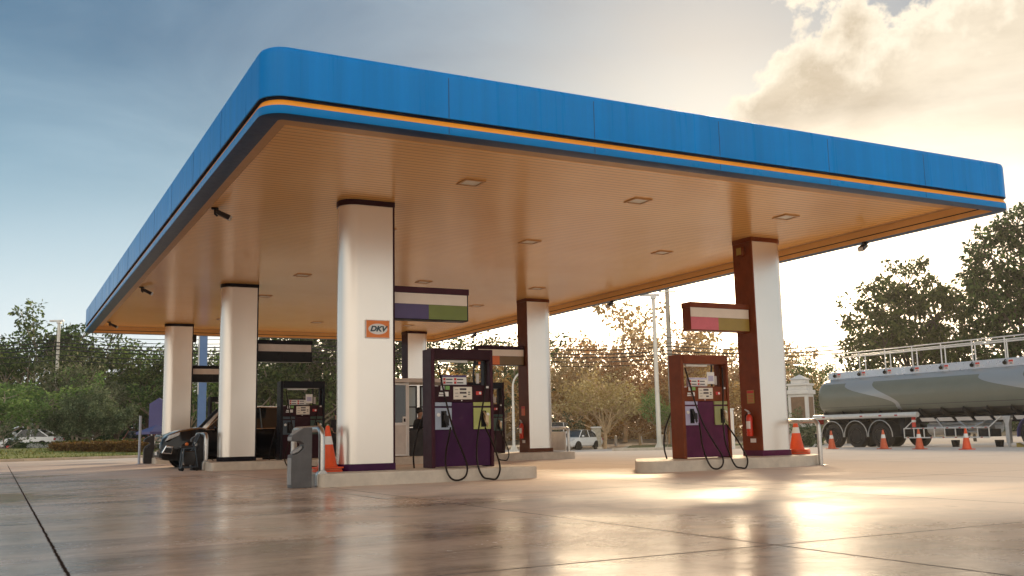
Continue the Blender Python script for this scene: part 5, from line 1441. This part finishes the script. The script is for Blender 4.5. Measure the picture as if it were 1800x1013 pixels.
def upole(lab, px, s, py_top, r=.16):
    p = S(px, s); z = gz(p.x, p.y); h = Zat(py_top, px, s)-z
    t = thing('utility_pole', lab, 'utility pole', (p.x, p.y, z), YAW-R(90))
    b = MB(); b.tube([(0, 0, -.2), (0, 0, h)], [r*1.25, r*.85], 10); b.build('shaft', M['concpole'], t, smooth=True)
    b = MB(); b.box(-1.0, 1.0, -.27, -.17, h-.5, h-.38); b.box(-.7, .7, -.27, -.17, h-2.1, h-2.0); b.build('crossarm', M['galv'], t, bevel=.01)
    for x in (-.9, -.3, .3, .9):
        b = MB(); b.lathe([(0, h-.38), (.05, h-.37), (.07, h-.28), (.04, h-.2), (0, h-.18)], 10, (x, -.22, 0)); b.build('insulator', M['white'], t, smooth=True)
    b = MB(); pts = [(.5+.42*math.cos(R(a)), -.25, h-4.3+.42*math.sin(R(a))) for a in range(0, 361, 20)]; b.tube(pts, .03, 6, False); b.build('cable_coil', M['cable'], t, smooth=True)
    return t
upole('tall concrete utility pole behind the rust red pump', 1183, 80, 470, .20)
upole('white concrete utility pole seen above the black pump', 538, 84, 540, .22)
p = S(1048, 74); z = gz(p.x, p.y)
t = thing('stone_marker', 'weathered stone marker below the bare tree', 'marker', (p.x, p.y, z), YAW-R(90))
b = MB(); b.box(-.34, .34, -.2, .2, -.1, 1.55); b.build('slab', M['timber'], t, bevel=.03)
b = MB(); b.box(-.42, .42, -.28, .28, -.15, .16); b.build('base', M['concrete'], t, bevel=.02)
b = MB(); b.box(-.40, .40, -.24, .24, 1.552, 1.66); b.build('cap', M['stone'], t, bevel=.02)
for i, px in enumerate((1082, 1126, 1164)):
    p = S(px, 88); b = MB(); b.lathe([(.13, -.1), (.12, .75), (.10, .85), (0, .88)], 12)
    setp(b.build('guide_post', M['white'], loc=(p.x, p.y, gz(p.x, p.y)), smooth=True), 'white roadside guide post, %s' % ('left of the three', 'middle one of the three', 'right beside the lamp post')[i], 'post', 'white roadside guide posts')
# cables, each from pole line to pole line with sag
def cable(lab, pts, r=.022):
    b = MB(); P_ = []
    for i in range(len(pts)-1):
        a, c, sag = Vector(pts[i][:3]), Vector(pts[i+1][:3]), .35
        for j in range(12):
            t = j/12; q = a.lerp(c, t); q.z -= sag*4*t*(1-t); P_.append(q)
    P_.append(Vector(pts[-1][:3]))
    b.tube(P_, r*1.5, 5); setp(b.build('power_cable', M['cable'], smooth=True), lab, 'cable', 'black cables strung before the trees')
ords = ('topmost', 'second from the top', 'third from the top', 'fourth from the top', 'fifth from the top', 'sixth from the top', 'lowest')
for i, (yl, yr, r) in enumerate(((588, 596, .018), (594, 608, .018), (600, 614, .03), (606, 622, .035), (612, 628, .03), (622, 634, .025), (632, 640, .02))):
    pts = []
    for px in (-900, -560, -230, 92, 538, 860, 1183, 1520, 1950):
        s_ = 78.5-.35*i
        f = max(0, (px+260)/2210); py = yl+(yr-yl)*f
        p = S(px, s_); pts.append((p.x, p.y, Zat(py+ (0 if px < 1300 else -.035*(px-1300)), px, s_)))
    cable('%s of the seven black cables crossing before the trees' % ords[i], pts, r)

# ------------------------------------------------------------------ sky and sun
w = bpy.data.worlds.new("World"); scn.world = w; w.use_nodes = True
nt = w.node_tree; bg = nt.nodes['Background']
SUN_AZ, SUN_EL = R(50), R(19.5)     # azimuth from +X towards +Y
sky = N(nt, 'ShaderNodeTexSky'); sky.sky_type = 'NISHITA'; sky.sun_disc = False
sky.sun_elevation = SUN_EL; sky.sun_rotation = R(90)-SUN_AZ; sky.air_density = 1.3; sky.dust_density = 1.5; sky.altitude = 50
tc = N(nt, 'ShaderNodeTexCoord').outputs['Generated']
sx = N(nt, 'ShaderNodeSeparateXYZ'); L(nt, tc, sx.inputs[0])
def dot(vec):
    n = N(nt, 'ShaderNodeVectorMath', operation='DOT_PRODUCT'); L(nt, tc, n.inputs[0]); n.inputs[1].default_value = tuple(vec); return n.outputs['Value']
K = 10.     # cloud colours below are radiances; the background strength is 0.1
z = sx.outputs[2]
def C(r, g, b_): return (r*K, g*K, b_*K)
base = MIX(nt, ramp(nt, z, (.02, .37, 0, 1)), C(.36, .56, .66), C(.012, .088, .175))
base = MIX(nt, .15, base, sky.outputs[0])
hz = MT(nt, 'POWER', ramp(nt, z, (0, .27, 1, 0)), 1.8)
col = MIX(nt, MT(nt, 'MULTIPLY', hz, .95), base, C(.64, .69, .71))
# thin veil clouds
mp = N(nt, 'ShaderNodeMapping'); mp.inputs['Scale'].default_value = (1, 1, 2.6); L(nt, tc, mp.inputs[0])
veil = noise(nt, 2.6, 6, .58, mp.outputs[0], .6)
col = MIX(nt, ramp(nt, veil, (.46, .75, 0, .26)), col, C(.40, .52, .60))
# big cumulus to the right: a great-circle edge broken by fractal noise
d1, d2 = ray(1290, 215).normalized(), ray(1575, -40).normalized()
nrm = d1.cross(d2).normalized()
if nrm.dot(ray(1750, 150)) < 0: nrm = -nrm
cn = noise(nt, 6.5, 9, .62, tc, .25); cn2 = noise(nt, 13, 8, .6, tc, .2)
f = MT(nt, 'ADD', dot(nrm), MT(nt, 'MULTIPLY', MT(nt, 'SUBTRACT', cn, .5), .42))
f = MT(nt, 'ADD', f, MT(nt, 'MULTIPLY', MT(nt, 'SUBTRACT', cn2, .5), .16))
f = MT(nt, 'ADD', f, .015)
back = ramp(nt, dot((FWH.x, FWH.y, 0)), (.1, .4, 0, 1))
mask = MT(nt, 'MULTIPLY', ramp(nt, f, (.0, .018, 0, 1)), back)
shade = MT(nt, 'ADD', ramp(nt, noise(nt, 4.2, 8, .6, mp.outputs[0], .4), (.32, .68, 0, .8)), ramp(nt, f, (.0, .07, .95, .12)))
cc = MIX(nt, ramp(nt, shade, (0, 1, 0, 1)), C(.37, .30, .215), C(.74, .66, .53))
cc = MIX(nt, ramp(nt, z, (.10, .32, .85, 0)), cc, C(.52, .51, .50))
col = MIX(nt, mask, col, cc)
# warm veil on the sun's side
wv = MT(nt, 'POWER', ramp(nt, dot((math.cos(SUN_AZ), math.sin(SUN_AZ), .25)), (.55, 1.03, 0, 1)), 1.6)
col = MIX(nt, MT(nt, 'MULTIPLY', wv, .04), col, C(.62, .46, .32))
col = MIX(nt, MT(nt, 'MULTIPLY', hz, .85), col, C(.66, .67, .67))
# sunlit haze low in the sky behind the far trees
ga = R(54)
gl = MT(nt, 'POWER', ramp(nt, dot((math.cos(ga)*.992, math.sin(ga)*.992, .125)), (.88, 1.0, 0, 1)), 1.6)
gl = MT(nt, 'MULTIPLY', gl, MT(nt, 'POWER', ramp(nt, z, (.13, .30, 1, 0)), 1.5))
col = MIX(nt, MT(nt, 'MULTIPLY', gl, 1.0), col, C(5.0, 3.9, 2.6))
# bright bank added to the unseen sky behind the camera, lighting the fronts
bv = -FWH*.97-RTH*.05
bk = ramp(nt, dot((bv.x, bv.y, .25)), (.20, .92, 0, 1))
col = MIX(nt, MT(nt, 'MULTIPLY', bk, .9), col, C(.98, .89, .77))
L(nt, col, bg.inputs['Color']); bg.inputs['Strength'].default_value = .1
sd = bpy.data.lights.new('sun', 'SUN'); so = bpy.data.objects.new('sun', sd); COL.objects.link(so)
sd.energy = 2.8; sd.angle = R(10); sd.color = (1, .76, .48)
dirv = Vector((math.cos(SUN_AZ)*math.cos(SUN_EL), math.sin(SUN_AZ)*math.cos(SUN_EL), math.sin(SUN_EL)))
so.rotation_euler = dirv.to_track_quat('Z', 'Y').to_euler()
scn.view_settings.view_transform = 'Standard'; scn.view_settings.look = 'None'
scn.view_settings.exposure = .55; scn.view_settings.gamma = 1
scn.cycles.use_denoising = True
scn.cycles.max_bounces = 8; scn.cycles.transparent_max_bounces = 4

# ------------------------------------------------------------------ warm haze in the air
b = MB(); b.box(-220, 260, -60, 240, -1.6, 17.5); hz_ = b.build('haze', [])
m = bpy.data.materials.new('haze'); m.use_nodes = True; n_ = m.node_tree; n_.nodes.remove(n_.nodes['Principled BSDF'])
v = n_.nodes.new('ShaderNodeVolumePrincipled'); v.inputs['Color'].default_value = (1, .94, .86, 1); v.inputs['Density'].default_value = .00042; v.inputs['Anisotropy'].default_value = .62
n_.links.new(v.outputs[0], n_.nodes['Material Output'].inputs['Volume'])
hz_.data.materials.append(m); hz_['kind'] = 'stuff'
